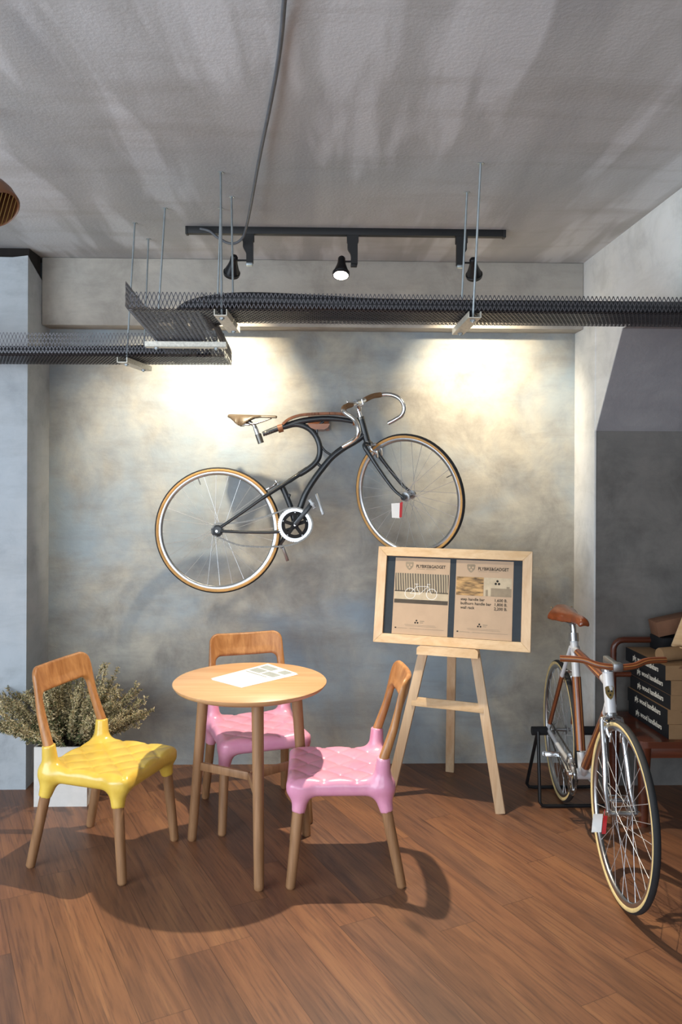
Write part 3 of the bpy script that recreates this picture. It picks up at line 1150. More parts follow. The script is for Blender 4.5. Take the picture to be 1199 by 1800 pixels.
# head tube and BB shell
A0 = q(634.5, 736); A1 = q(645.5, 776)
ax = (A1 - A0).normalized()
fr.tube([A0, A1], .0180, 18)
fr.tube([q(519, 921, -.034), q(519, 921, .034)], .021, 18)
for dd in (-.055, .055):
    fr.tube([q(383, 932, dd - .004), q(383, 932, dd + .004)], .018, 14)
fr.build('frame', 'black_paint', wb, 50)
m = MB(); m.box(q(498, 873, -.0) + Vector((.025, 0, .0)), (.022, .020, .034), Matrix.Rotation(R_(22), 3, 'Y'), .003)
m.build('cable_guide', 'black_paint', wb)

# crank and chain
bb = q(519, 921.5)
CHY = -.046
def disc_mb(c, prof, n=48):
    return MB().lathe(prof, Matrix.Rotation(R_(90), 3, 'X'), n, c)
c = bb + Vector((0, CHY, 0))
m = MB()
nt = 46; vs = []
ringr = .0880; rin = .0690
for i in range(nt * 2):
    a = 2 * math.pi * i / (nt * 2)
    r = ringr + (.0025 if i % 2 else -.0012)
    vs.append((r * math.cos(a), r * math.sin(a)))
o = []
for z in (-.0016, .0016):
    for (x, y) in vs: o.append(Vector((x, z, y)))
    for i in range(nt * 2):
        a = 2 * math.pi * i / (nt * 2); o.append(Vector((rin * math.cos(a), z, rin * math.sin(a))))
k = nt * 2; fs = []
for i in range(k):
    j = (i + 1) % k
    fs += [(i, j, k + j, k + i), (2 * k + j, 2 * k + i, 3 * k + i, 3 * k + j), (i, 2 * k + i, 2 * k + j, j), (k + j, 3 * k + j, 3 * k + i, k + i)]
m.add([p + c for p in o], fs)
cr = m.build('chainring', 'rim_silver', wb)
m = MB()
for i in range(5):
    a = R_(90 + 72 * i)
    d = Vector((math.cos(a), 0, math.sin(a)))
    m.beam(c + Vector((0, -.004, 0)) + d * .008, c + Vector((0, -.004, 0)) + d * .064, .018, .007, Vector((0, 1, 0)), .002)
# spider ring
pr = [(.0520, -.0035), (.0700, -.0035), (.0700, .004), (.0520, .004), (.0520, -.0035)]
m.lathe(pr, Matrix.Rotation(R_(90), 3, 'X'), 48, c)
m.lathe([(0, .010), (.017, .010), (.019, 0), (.015, -.012), (0, -.012)], Matrix.Rotation(R_(90), 3, 'X'), 20, c)
m.build('spider', 'foam_rubber', cr)
m = MB()
for i in range(5):
    a = R_(90 + 72 * i); d = Vector((math.cos(a), 0, math.sin(a)))
    MB().lathe([(0, .006), (.0045, .006), (.0045, 0)], Matrix.Rotation(R_(90), 3, 'X'), 10, c + d * .0615).build('chainring_bolt', 'chrome', cr)
m.lathe([(0, .016), (.0055, .016), (.0055, .006)], Matrix.Rotation(R_(90), 3, 'X'), 12, c)
m.build('crank_bolt', 'chrome', cr)
p1 = q(549, 884, CHY - .014); 
MB().beam(c + Vector((0, -.014, 0)), p1, .024, .012, Vector((0, 1, 0)), .004).build('crank_arm', 'black_paint', wb)
p2 = q(491, 957, .060)
MB().beam(bb + Vector((0, .058, 0)), p2, .022, .012, Vector((0, 1, 0)), .004).build('crank_arm', 'black_paint', wb)


def pedal(parent, c, y0, y1, tilt, mat='alloy', name='pedal', side=None):
    "flat cage pedal; c = crank end, extends from y0 to y1 along Y"
    s = side or Vector((0, 1, 0))
    Mr = Matrix.Rotation(tilt, 3, s)
    f = Mr @ Vector((1, 0, 0)) if abs(s.y) > .5 else Mr @ Vector((0, 1, 0))
    up = s.cross(f)
    m = MB()
    a = c + s * y0; b = c + s * y1
    m.tube([c + s * (y0 * .2), b], .006, 8)
    for k in (-.024, .024):
        m.beam(a + f * k, b + f * k, .020, .004, f, .001)
    for t in (0.05, .95):
        p = a * (1 - t) + b * t
        m.beam(p - f * .026, p + f * .026, .014, .004, s, .001)
    m.tube([c + s * (y0 + (y1 - y0) * .2), c + s * (y0 + (y1 - y0) * .8)], .011, 10)
    return m.build(name, mat, parent)


pedal(wb, p1, -.015, -.100, R_(58))
pedal(wb, p2, .015, .095, R_(60))
# strap-like toe cage seen as slim pale bar
m = MB()
m.beam(q(556, 868, CHY - .06), q(568.5, 905, CHY - .08), .015, .010, Vector((0, 1, 0)), .003)
m.build('toe_cage', 'alloy', wb)
m = MB().beam(q(497, 962, .05), q(506, 986, .07), .016, .010, Vector((0, 1, 0)), .003)
m.build('toe_cage', 'alloy', wb)
m = chain_mb([q(*p, CHY) for p in ((377, 922), (384, 920), (396, 920.5), (430, 917), (466, 908), (492, 899), (508, 893.5), (524, 893), (541, 902), (549.5, 921), (542, 941), (520, 955), (490, 960.5), (450, 961), (417, 957.5), (388, 946), (379, 942), (373, 933), (376, 923))])
m.build('chain', 'steel_dark', wb)
m = MB()
m.lathe([(0, .012), (.014, .012), (.016, .004), (.024, .003), (.031, .002), (.031, -.002), (0, -.002)], Matrix.Rotation(R_(90), 3, 'X'), 36, rh + Vector((0, CHY, 0)))
m.build('rear_cog', 'black_metal', wb)
m = MB()
for dd in (-.062, .062):
    MB().lathe([(0, .007), (.007, .007), (.007, -.007), (0, -.007)], Matrix.Rotation(R_(90), 3, 'X'), 6, rh + Vector((0, dd, 0))).build('axle_nut', 'chrome', wb)


def caliper(parent, c, ax_, fwd, s=1.0):
    "side-pull caliper brake: c pivot, ax_ down towards the tyre, fwd outwards"
    side = ax_.cross(fwd).normalized(); m = MB()
    for k in (-1, 1):
        m.tube(spline([c + side * k * .004 * s, c + side * k * .022 * s + ax_ * .002, c + side * k * .029 * s + ax_ * .022 * s, c + side * k * .021 * s + ax_ * .046 * s], 5), .0048 * s, 8)
        m.box(c + side * k * .018 * s + ax_ * .048 * s, (.010, .034 * s, .010), frame(Vector((0, 0, 0)), side, fwd.cross(side)).to_3x3(), .002)
    m.tube([c - fwd * .008, c + fwd * .016], .007 * s, 10)
    m.tube([c + side * .022 * s, c + side * .040 * s - ax_ * .014 * s], .0035 * s, 6)
    return m.build('brake_caliper', 'chrome', parent)


# rear brake on the stays
d = (q(495, 848) - q(464, 868)).normalized()
caliper(wb, q(487, 849), -d, Vector((-d.z, 0, d.x)))
MB().box(q(479, 855, 0), (.052, .030, .012), Matrix.Rotation(-math.atan2(d.z, d.x), 3, 'Y'), .003).build('brake_bridge', 'chrome', wb)

# seat post and saddle
m = MB()
m.tube([q(457, 775), q(449.5, 754)], .0125, 14)
m.tube(spline([q(449.5, 754), q(447, 748), q(443, 745), q(438, 742)], 4), [.0125, .012, .011, .010] + [.010] * 9, 12)
m.build('seat_post', 'chrome', wb)
MB().tube([q(459, 779), q(453.5, 763)], .0165, 16).build('seat_clamp', 'steel_dark', wb)
m = MB()
e = (q(462, 763) - q(500, 749.5)).normalized()
pp = []; rr0 = []
for i in range(6):
    p = q(492, 752.5) + e * (.012 + i * .0125)
    pp += [p, p + e * .007, p + e * .0072, p + e * .0123]; rr0 += [.0140, .0140, .0126, .0126]
m.tube(pp, rr0, 14)
m.build('post_teeth', 'steel_dark', wb)


def saddle_mb(L=.27, W=.15, M=None, drop=.03, thick=.016, nose=.76, rad=.009, race=False):
    "saddle: local X forward (nose +), Y side, Z up, origin under the middle"
    def f(X, Y, Z):
        t = np.clip((X + L * .5) / L, 0, 1)          # 0 tail .. 1 nose
        hwid = (W / 2) * (1 - np.clip((t - .16) / .50, 0, 1) ** .85 * nose) * np.clip(.55 + t * 3.2, 0, 1)
        top = .018 + .012 * (np.clip(1 - t * 2.2, 0, 1)) - .010 * np.clip((t - .78) / .22, 0, 1) ** 2
        if race:
            hwid = (W / 2) * np.clip(.12 + t * 4.2, 0, 1) * (1 - np.clip((t - .26) / .42, 0, 1) ** .8 * .80)
            top = .016 + .004 * t
        # arched cross-section: sides hang down
        sag = drop * (np.abs(Y) / np.maximum(hwid, .01)) ** 2.2 * (np.exp(-((t - .30) / .17) ** 2) + .12 if race else np.clip(1.25 - t * 1.1, .35, 1))
        zc = top - thick / 2 - sag
        dz = np.abs(Z - zc) - thick / 2
        dy = np.abs(Y) - hwid
        dx = np.abs(X) - L / 2
        r = rad
        a, b, c_ = dz + r, dy + r, dx + r
        # notch at the back between the two cheeks
        nt_ = np.exp(-(Y / .014) ** 2) * np.clip(1 - t * 7, 0, 1) * .022
        return np.sqrt(np.maximum(a, 0) ** 2 + np.maximum(b, 0) ** 2 + np.maximum(c_ + nt_, 0) ** 2) - r
    m = surf_net(f, (-L / 2 - .02, -W / 2 - .02, -.07), (L / 2 + .02, W / 2 + .02, .06), .0045)
    if M is not None: m.xf(M)
    return m


sx = (q(486, 731) - q(399, 727)).normalized()
SMt = frame((q(486, 731) + q(399, 727)) / 2 + Vector((0, 0, -.018)), sx, (0, 1, 0))
# frame() gives z = x cross y = up
sa = saddle_mb(.268, .14, SMt, .050, .013, .80, .0062, True).build('saddle', 'leather_taupe', wb, 60)
m = MB()
for k in (-.022, .022):
    MB().tube(spline([SMt @ Vector(p) for p in ((-.085, k, -.002), (-.055, k, -.026), (.01, k, -.030), (.055, k * .8, -.016), (.105, k * .3, .004))], 6), .0035, 8).build('saddle_rail', 'chrome', sa)
m.box(SMt @ Vector((-.030, 0, -.034)), (.05, .05, .014), SMt.to_3x3(), .004)
m.build('saddle_clamp', 'chrome', sa)

# leather carry strap curving above the top tube and wooden wall rack
m = MB()
band = spline([q(*p) for p in [(497, 746), (508, 737), (526, 730.5), (548, 728), (584, 727), (606, 729), (620, 735), (624, 742)]], 6)
for a, b in zip(band, band[1:]):
    m.beam(a, b + (b - a) * .15, .013, .050, Vector((0, 1, 0)), 0)
st = m.build('carry_strap', 'leather_strap', wb, 60)
m = MB()
e2 = (q(506, 748) - q(488, 753)).normalized()
m.tube([q(493, 753) - e2 * .013, q(493, 753) + e2 * .013], .0215, 18)
m.build('strap_loop', 'leather_strap', st)
m = MB()
m.tube([q(623, 741) - Vector((.008, 0, 0)), q(623, 741) + Vector((.008, 0, 0))], .0205, 18)
m.build('strap_loop', 'leather_strap', st)

rk = thing('wall_rack', q(560, 754, .2), 0, 'brown wooden wall rack behind the top tube of the hanging bicycle', 'wall rack')
m = MB()
def slab(pts, y0, y1, mat, name, parent):
    m = MB()
    a = [P(x, y, BD) for x, y in pts]
    k = len(a)
    va = [Vector((p.x, y0, p.z)) for p in a]; vb = [Vector((p.x, y1, p.z)) for p in a]
    m.add(va + vb, [tuple(range(k)), tuple(reversed(range(k, 2 * k)))] + [(i, k + i, k + (i + 1) % k, (i + 1) % k) for i in range(k)])
    return m.build(name, mat, parent, 35)
slab([(540, 745), (546, 752), (553, 755), (570, 755), (576, 752), (580, 745)], BD - .012, WY - .012, 'rack_wood', 'rack_arm', rk)
slab([(541, 727), (579, 727), (579, 754), (541, 754)], WY - .018, WY + .001, 'rack_wood', 'wall_plate', rk)

# ---- front assembly: built straight ahead, then turned about the steering axis
TURN = R_(-38)
piv = A1
def rot_about(p, axis, ang):
    return Matrix.Translation(p) @ Matrix.Rotation(ang, 4, axis) @ Matrix.Translation(-p)
ahead = Vector((0, 1, 0))
kx = ax.copy()
MT = rot_about(piv, kx, TURN)
lat = (MT.to_3x3() @ Vector((0, -1, 0)))
if lat.x > 0:
    TURN = -TURN; MT = rot_about(piv, kx, TURN)
hub_f = q(715, 869.5, .0)
# hub position after turning lands on the photographed place: unturn it first
# fork: from crown to both hub ends
latN = MT.to_3x3() @ Vector((0, -1, 0))
hubc = P(718, 871.5, BD - .05)
Mw = Matrix.Identity(4)
R3 = MT.to_3x3()
for i in range(3):
    for j in range(3):
        Mw[i][j] = R3[i][j]
    Mw[i][3] = hubc[i]
wheel(wb, 'front_wheel', Mw, .3265, .0130, 'gumwall', 28, R_(20), hubw=.046)
crown = A1 + ax * .012
m = MB()
for s in (1, -1):
    e_ = hubc + latN * .052 * s
    top = crown + latN * .034 * s
    mid = top * .55 + e_ * .45 + (R3 @ Vector((-.012, 0, -.012)))
    pts = spline([crown + latN * .012 * s - ax * .002, top + ax * .012, top * .8 + e_ * .2 + R3 @ Vector((-.008, 0, -.008)), mid, top * .2 + e_ * .8 + R3 @ Vector((-.014, 0, -.010)), e_], 6)
    k = len(pts)
    m.tube(pts, [.0145 - .0075 * i / (k - 1) for i in range(k)], 12)
    m.tube([e_ - latN * .004, e_ + latN * .004], .014, 12)
m.tube([crown - ax * .012, crown + ax * .010], .0185, 16)
m.build('fork', 'black_paint', wb, 50)
fwd = R3 @ Vector((1, 0, 0))
caliper(wb, crown + fwd * .030 + ax * .004, (hubc - crown).normalized(), fwd, 1.15)
m = MB()
m.tube([A1 - ax * .002, A1 + ax * .010], .0205, 18)
m.build('headset_cup', 'steel_dark', wb)
m = MB()
m.tube([A0 - ax * .010, A0 + ax * .004], .0200, 18)
m.build('headset_cup', 'steel_dark', wb)
# stem
clampc = q(629, 708, -.03)
m = MB()
m.tube([A0, A0 - ax * .055], .0110, 14)
m.tube(spline([A0 - ax * .045, A0 - ax * .058 + fwd * .010, clampc], 4), .0125, 14)
m.tube([clampc - latN * .022, clampc + latN * .022], .0185, 16)
m.build('stem', 'chrome', wb)
# drop bar, following the turned lateral axis
def hb(pts):
    return spline([P(*p) for p in pts], 8)
cen = clampc
near = [(cen.copy()), P(618, 711, 4.25), P(606, 716, 4.19), P(604, 722, 4.165), P(612, 729, 4.15), P(624, 738, 4.135), P(629.5, 752, 4.12), P(629, 765, 4.125), P(620, 775, 4.15), P(603, 785, 4.18)]
far = [(cen.copy()), P(641, 703, 4.345), P(655, 696.5, 4.40), P(669, 694, 4.43), P(688, 694, 4.42), P(703, 701, 4.405), P(710.5, 715, 4.395), P(707, 729, 4.40), P(697, 736.5, 4.42), P(683, 744, 4.44)]
m = MB()
m.tube(spline(list(reversed(near)) + far[1:], 8), .0120, 14)
hbar = m.build('handlebar', 'chrome', wb, 60)
m = MB()
m.tube(spline(near[1:4], 8), .0142, 14)
m.build('bar_tape', 'bar_tape', hbar, 60)
m = MB()
m.tube(spline(far[1:4], 8), .0142, 14)
m.build('bar_tape', 'bar_tape', hbar, 60)
# brake lever stub beside the stem
m = MB()
m.tube(spline([P(632, 709, 4.27), P(622, 708, 4.24), P(612, 708, 4.22), P(610, 704, 4.22)], 4), .0048, 8)
m.build('brake_lever', 'chrome', wb)
m = MB()
m.tube(spline([P(633, 714, 4.27), P(638, 711, 4.26), P(636, 702, 4.26)], 4), .0040, 8)
m.build('brake_lever', 'chrome', wb)
# paper tag on the front axle
tg = thing('price_tag', P(697, 912, BD - .11), 0, 'white and red paper tag hanging from the front hub of the wall bicycle', 'price tag', 'price tags on the bicycles')
def tagbuild(root, c4, red4, D_):
    m = MB()
    a = [P(x, y, D_) for x, y in c4]; th = Vector((0, .0012, 0))
    m.add(a + [p + th for p in a], [(0, 1, 2, 3), (7, 6, 5, 4), (0, 4, 5, 1), (1, 5, 6, 2), (2, 6, 7, 3), (3, 7, 4, 0)])
    m.build('tag_paper', 'paper_white', root, smooth=False)
    m = MB()
    a = [P(x, y, D_ - .001) for x, y in red4]
    m.add(a + [p + th for p in a], [(0, 1, 2, 3), (7, 6, 5, 4), (0, 4, 5, 1), (1, 5, 6, 2), (2, 6, 7, 3), (3, 7, 4, 0)])
    m.build('tag_red_edge', 'tag_red', root, smooth=False)
tagbuild(tg, [(689, 910), (703, 911), (704, 884), (688, 885)], [(702, 910), (706.5, 909), (708, 882), (703, 884)], BD - .11)
MB().tube([P(706, 884, BD - .11), P(705, 878, BD - .10)], .001, 5).build('tag_string', 'tag_red', tg)

# ------------------------------------------------------------------ the white and wood bicycle on the floor
# local frame: X forward, Y to the rider's left, Z up; origin below the rear hub
rear = P(985, 1282, 4.09); 
RH = rear.z
front = P(1094, 1430, 3.09)
fdir = Vector((front.x - rear.x, front.y - rear.y, 0)); WB = fdir.length
rzb = math.atan2(fdir.y, fdir.x)
FZ = front.z
print('bike', rear, front, WB)
RAD = .339
fb = thing('bicycle', (rear.x, rear.y, 0), rzb, 'white bicycle with striped wood tubes and tan saddle parked on the wooden floor', 'bicycle', 'bicycles on show')
Wf = WORLD[fb]
def L(x, y, z):
    return Wf @ Vector((x, y, z))
pitch = math.atan2(FZ - RH, WB)
def Lp(x, y, z):
    "same, following the slight pitch of the frame on its stand"
    return Wf @ Vector((x, y, z + RH - RAD + (FZ - RH) * x / WB))
rearc = L(0, 0, RH); frontc = L(WB, 0, FZ)
Mr = Wf.to_3x3().to_4x4()
wheel(fb, 'rear_wheel', Matrix.Translation(rearc) @ Mr, RAD, .0135, 'gumwall_cream', 28, R_(12))
STEER = R_(3)
HB = Lp(WB - .150, 0, .675); HT = Lp(WB - .197, 0, .825)
hax = (HB - HT).normalized()
Mst = rot_about(HB, hax, -STEER)
wheel(fb, 'front_wheel', Matrix.Translation(frontc) @ Mst.to_3x3().to_4x4() @ Mr, RAD, .0135, 'gumwall_cream', 28, R_(3), hubw=.046)
BBp = Lp(.425, 0, .275)
ST = Lp(.268, 0, .83)
# frame (white lugs and stays)
m = MB()
def seg(a, b, t0, t1, r, n=16):
    return [a * (1 - t0) + b * t0, a * (1 - t1) + b * t1], r, n
sl = ST; sb = BBp
m.tube([ST + (ST - BBp).normalized() * .03, ST * .72 + BBp * .28], .0185, 18)
m.build('seat_lug', 'white_paint', fb); m = MB()
m.tube([BBp, BBp * .84 + ST * .16], .0185, 18)
HTt = HT + hax * .02; HBb = HB - hax * .02
m2 = MB(); m2.tube([HT - hax * .002, HB], .0215, 20)
tt0 = ST + Vector((0, 0, -.03)) - (ST - BBp).normalized() * .0; tt1 = HT + hax * .042
dt1 = HB - hax * .030
MB().tube([tt0, tt0 * .86 + tt1 * .14], .0165, 16).build('top_tube_lug', 'white_paint', fb)
m2.tube([tt1, tt1 * .87 + tt0 * .13], [.021, .0165], 16)
m2.tube([dt1, dt1 * .88 + BBp * .12], [.024, .0185], 16); m2.build('head_tube', 'white_paint', fb, 50)
m.tube([BBp, BBp * .86 + dt1 * .14], .0195, 16)
m.tube([BBp + (Wf.to_3x3() @ Vector((0, -.036, 0))), BBp + (Wf.to_3x3() @ Vector((0, .036, 0)))], .024, 18)
yv = Wf.to_3x3() @ Vector((0, 1, 0)); xv = Wf.to_3x3() @ Vector((1, 0, 0))
stays = []
for s in (-1, 1):
    r_end = rearc + yv * s * .060
    s_top = ST - (ST - BBp).normalized() * .02 + yv * s * .016
    c_bb = BBp + yv * s * .026 - xv * .01
    MB().tube([s_top, s_top * .66 + r_end * .34 + yv * s * .004], .0095, 12).build('seat_stay', 'white_paint', fb)
    m3 = MB(); m3.tube([s_top * .08 + r_end * .92, r_end], .0095, 12)
    m3.tube([c_bb, c_bb * .5 + r_end * .5 + yv * s * .002, r_end], .0105, 12)
    m3.tube([r_end - yv * .003, r_end + yv * .003], .020, 12)
    m3.build('chain_stay', 'white_paint', fb)
    stays.append((s_top * .66 + r_end * .34 + yv * s * .004, s_top * .08 + r_end * .92))
m.build('bottom_bracket', 'white_paint', fb, 50)
m = MB(); m.lam([ST * .73 + BBp * .27, BBp * .83 + ST * .17], .0205); m.build('seat_tube_wood', LAM, fb)
m = MB(); m.lam([tt0 * .87 + tt1 * .13, tt1 * .86 + tt0 * .14], .0180); m.build('top_tube_wood', LAM, fb)
m = MB(); m.lam([dt1 * .89 + BBp * .11, BBp * .87 + dt1 * .13], .0205); m.build('down_tube_wood', LAM, fb)
for a, b in stays:
    MB().lam([a, b], .0110, 12).build('seat_stay_wood', LAM, fb)
# badge on the head tube
m = MB()
bc = (HT * .52 + HB * .48) + (Mst.to_3x3() @ xv) * .0205 - yv * .004
sh = [(-.5, .9), (-.3, 1), (.3, 1), (.5, .9), (.46, .45), (.25, .15), (0, 0), (-.25, .15), (-.46, .45)]
BM = frame(bc, yv * -1 if (yv * -1).x < 0 else yv, -hax)
xb = Vector((1, 0, 0)); xb = (xb - xv * xb.dot(xv)).normalized()
BM = frame(bc, xb, -hax)
vs = []
for z in (-.001, .004):
    vs += [BM @ Vector((a * .034, (b - .5) * .052, z - 18 * (a * .034) ** 2)) for a, b in sh]
m.add(vs, [tuple(reversed(range(9))), tuple(range(9, 18))] + [(i, (i + 1) % 9, 9 + (i + 1) % 9, 9 + i) for i in range(9)])
bd = m.build('head_badge', 'brass_badge', fb)
m = MB()
for dx, dy in ((-.18, .62), (.18, .62), (0, .34)):
    c = Vector((dx * .034, (dy - .5) * .052, .0045 - 18 * (dx * .034) ** 2))
    m.add([BM @ (c + Vector((.004 * math.cos(a), .004 * math.sin(a), 0))) for a in [i * math.pi / 4 for i in range(8)]], [tuple(range(8))])
m.build('badge_emblem', 'ink_black', bd, smooth=False)
# headset
m = MB()
Mh = frame(HT, xv, yv).to_3x3()
zc = -hax; xh = (xv - zc * xv.dot(zc)).normalized(); yh = zc.cross(xh)
Mh = Matrix((xh, yh, zc)).transposed()
m.lathe([(.0, .030), (.014, .030), (.016, .024), (.022, .022), (.022, .014), (.019, .012), (.024, .010), (.024, 0), (0, 0)], Mh, 22, HT)
m.build('headset_cup', 'chrome', fb)
m = MB()
m.lathe([(0, 0), (.024, 0), (.025, -.008), (.020, -.010), (.022, -.018), (0, -.018)], Mh, 22, HB)
m.build('headset_cup', 'chrome', fb)
# fork
fwd2 = Mst.to_3x3() @ xv; lat2 = Mst.to_3x3() @ yv
m = MB()
cb = HB + hax * .020
for s in (-1, 1):
    e_ = frontc + lat2 * .052 * s
    t_ = cb + lat2 * .037 * s + hax * .018
    pts = spline([cb + lat2 * .010 * s, cb + lat2 * .030 * s + hax * .006, t_, t_ * .62 + e_ * .38 - fwd2 * .004, t_ * .25 + e_ * .75 - fwd2 * .018, e_], 7)
    k = len(pts)
    m.tube(pts, [.0135 - .0065 * max(0, i / (k - 1) - .2) for i in range(k)], 14)
    m.tube([e_ - lat2 * .003, e_ + lat2 * .004], .013, 12)
m.build('fork', 'chrome', fb, 50)
caliper(fb, cb + fwd2 * .028 + hax * .012, (frontc - cb).normalized(), fwd2, 1.1)
caliper(fb, stays[0][0] * .5 + stays[1][0] * .5 - xv * .012 + Vector((0, 0, .02)), (rearc - ST).normalized(), -xv, 1.0)
for s, nm in ((-1, 'axle_nut'), (1, 'axle_nut')):
    MB().lathe([(0, .008), (.009, .008), (.009, -.006), (0, -.006)], Matrix.Rotation(R_(90), 3, 'X'), 6, frontc + lat2 * .062 * s).build('axle_nut', 'chrome', fb)
# seat post, saddle
sp0 = ST + (ST - BBp).normalized() * .025
e = (ST - BBp).normalized()
m = MB()
m.tube([sp0 - e * .02, sp0 + e * .018], .0215, 18)
m.build('seat_collar', 'chrome', fb)
SC = Lp(.225, 0, .950)
m = MB(); m.tube(spline([sp0, sp0 + e * .07, SC - Vector((0, 0, .045)) - xv * .006, SC - Vector((0, 0, .02))], 5), .0130, 14)
m.build('seat_post', 'chrome', fb)
rz = R_(12)
sxv = (Matrix.Rotation(rz, 3, 'Z') @ xv) + Vector((0, 0, -.05)); 
SM2 = frame(SC, sxv, Matrix.Rotation(rz, 3, 'Z') @ yv)
sa = saddle_mb(.270, .160, SM2, .040, .034, .66, .0165).build('saddle', 'leather_brown', fb, 60)
for k in (-.020, .020):
    MB().tube(spline([SM2 @ Vector(p) for p in ((-.105, k * 1.6, -.006), (-.06, k, -.034), (.02, k, -.034), (.07, k * .8, -.016), (.115, k * .3, -.006))], 6), .0035, 8).build('saddle_rail', 'chrome', sa)
m = MB()
for yy in (-.052, -.018, .018, .052):
    c = SM2 @ Vector((-.112, yy, .022 - abs(yy) * .16))
    MB().lathe([(0, .003), (.004, .002), (.0055, 0)], SM2.to_3x3(), 10, c).build('saddle_rivet', 'brass_badge', sa)
# stem and wooden bar
top = HT - hax * .028
m = MB()
m.tube([top + hax * .02, top - hax * .022], .0112, 16)
clamp = top - hax * .022 + fwd2 * .085 + lat2 * .012 - Vector((0, 0, .010)) 
ps = [top - hax * .020 - fwd2 * .016, clamp]
m.beam(ps[0], ps[1], .030, .024, Vector((0, 0, 1)).cross(fwd2), .004)
m.box(clamp, (.036, .040, .034), frame(Vector((0, 0, 0)), fwd2, lat2).to_3x3(), .006)
m.build('stem', 'alloy', fb)
pts = []
for s, sgn in ((1, -1),):
    pass
half = [(.0, 0, 0), (.03, -.002, -.001), (.075, -.010, .004), (.115, -.024, .016), (.15, -.034, .020), (.212, -.050, .019)]
right = [clamp + lat2 * a + fwd2 * b + Vector((0, 0, c)) for a, b, c in half]
left = [clamp - lat2 * a + fwd2 * b + Vector((0, 0, c)) for a, b, c in half]
m = MB(); pp = spline(list(reversed(left)) + right[1:], 7)
m.lam(pp, .0128)
m.build('handlebar', LAM, fb, 60)
# crank, chainring, pedals on the rider's right (away from Y+)
m = MB(); crc = BBp - yv * .050
Mcr = Matrix((xv, Vector((0, 0, 1)), -yv)).transposed()
nt = 44; outl = []
vs = []; fs = []
for z in (-.0015, .0015):
    for i in range(nt * 2):
        a = math.pi * i / nt; r = .090 + (.0025 if i % 2 else -.001); vs.append(crc + Mcr @ Vector((r * math.cos(a), r * math.sin(a), z)))
    for i in range(nt * 2):
        a = math.pi * i / nt; vs.append(crc + Mcr @ Vector((.071 * math.cos(a), .071 * math.sin(a), z)))
k = nt * 2
for i in range(k):
    j = (i + 1) % k
    fs += [(k + i, k + j, j, i), (2 * k + i, 2 * k + j, 3 * k + j, 3 * k + i), (i, j, 2 * k + j, 2 * k + i), (k + j, k + i, 3 * k + i, 3 * k + j)]
m.add(vs, fs)
cr = m.build('chainring', 'chrome', fb)
m = MB()
for i in range(5):
    a = R_(18 + 72 * i); d = Mcr @ Vector((math.cos(a), math.sin(a), 0))
    m.beam(crc + d * .006 - yv * .003, crc + d * .074 - yv * .003, .014, .006, yv, .002)
m.lathe([(0, .014), (.016, .014), (.018, 0), (0, 0)], Mcr, 18, crc)
m.build('spider', 'chrome', cr)
CA = R_(18)
ca = crc - yv * .016 + xv * math.cos(CA) * 0.0
c_end = crc - yv * .018 + (xv * -.150 + Vector((0, 0, .035)))
MB().beam(crc - yv * .014, c_end, .022, .012, yv, .004).build('crank_arm', 'chrome', fb)
c_end2 = BBp + yv * .062 + (xv * .155 - Vector((0, 0, .055)))
MB().beam(BBp + yv * .058, c_end2, .022, .012, yv, .004).build('crank_arm', 'chrome', fb)
pedal(fb, c_end, .008, .072, R_(15), 'chrome', side=-yv)
pedal(fb, c_end2, .012, .098, R_(15), 'chrome', side=yv)
up = Vector((0, 0, 1))
cz = rearc - yv * .050
pa = [cz + up * .032 - xv * 0, cz + up * .036 + xv * .1, crc - yv * 0 + up * .088 - xv * .05, crc + up * .089]
pb = [cz - up * .032, cz * .5 + crc * .5 - up * .066, crc - up * .088 - xv * .03, crc - up * .089]
m = chain_mb([cz - xv * .032, cz + up * .020 - xv * .024] + pa + [crc + xv * .066 + up * .060, crc + xv * .090, crc + xv * .060 - up * .066] + pb[::-1] + [cz - up * .020 - xv * .024, cz - xv * .032]); m.build('chain', 'steel_dark', fb)
MB().lathe([(0, .006), (.020, .006), (.030, .002), (.032, -.002), (0, -.002)], Mcr, 30, cz).build('rear_cog', 'steel_dark', fb)

# tag on the front hub
tc = P(1052, 1447, front.y - .03)
tg = thing('price_tag', tc, 0, 'silvery white and red tag hanging by the front hub of the floor bicycle', 'price tag', 'price tags on the bicycles')
def curl(name, mat, xs, ys, D_, bend, parent):
    m = MB(); nU = 8
    a = []; b = []
    for i in range(nU + 1):
        t = i / nU
        yy = ys[0] + (ys[1] - ys[0]) * t
        dd = bend * math.sin(t * 4.2)
        a.append(P(xs[0] - 3 * t, yy, D_ + dd)); b.append(P(xs[1] - 3 * t, yy, D_ + dd))
    th = Vector((0, .0012, 0))
    vs = a + b + [p + th for p in a] + [p + th for p in b]; n1 = nU + 1
    fs = []
    for i in range(nU):
        fs += [(i, i + 1, n1 + i + 1, n1 + i), (2 * n1 + i, 3 * n1 + i, 3 * n1 + i + 1, 2 * n1 + i + 1), (i, 2 * n1 + i, 2 * n1 + i + 1, i + 1), (n1 + i + 1, 3 * n1 + i + 1, 3 * n1 + i, n1 + i)]
    m.add(vs, fs); return m.build(name, mat, parent)
curl('tag_paper', 'paper_white', (1043, 1060), (1431, 1463), front.y - .04, .007, tg)
curl('tag_red_edge', 'tag_red', (1061, 1068), (1434, 1466), front.y - .045, .007, tg)
MB().tube([P(1063, 1434, front.y - .04), P(1063, 1423, front.y - .03)], .0012, 5).build('tag_string', 'tag_red', tg)

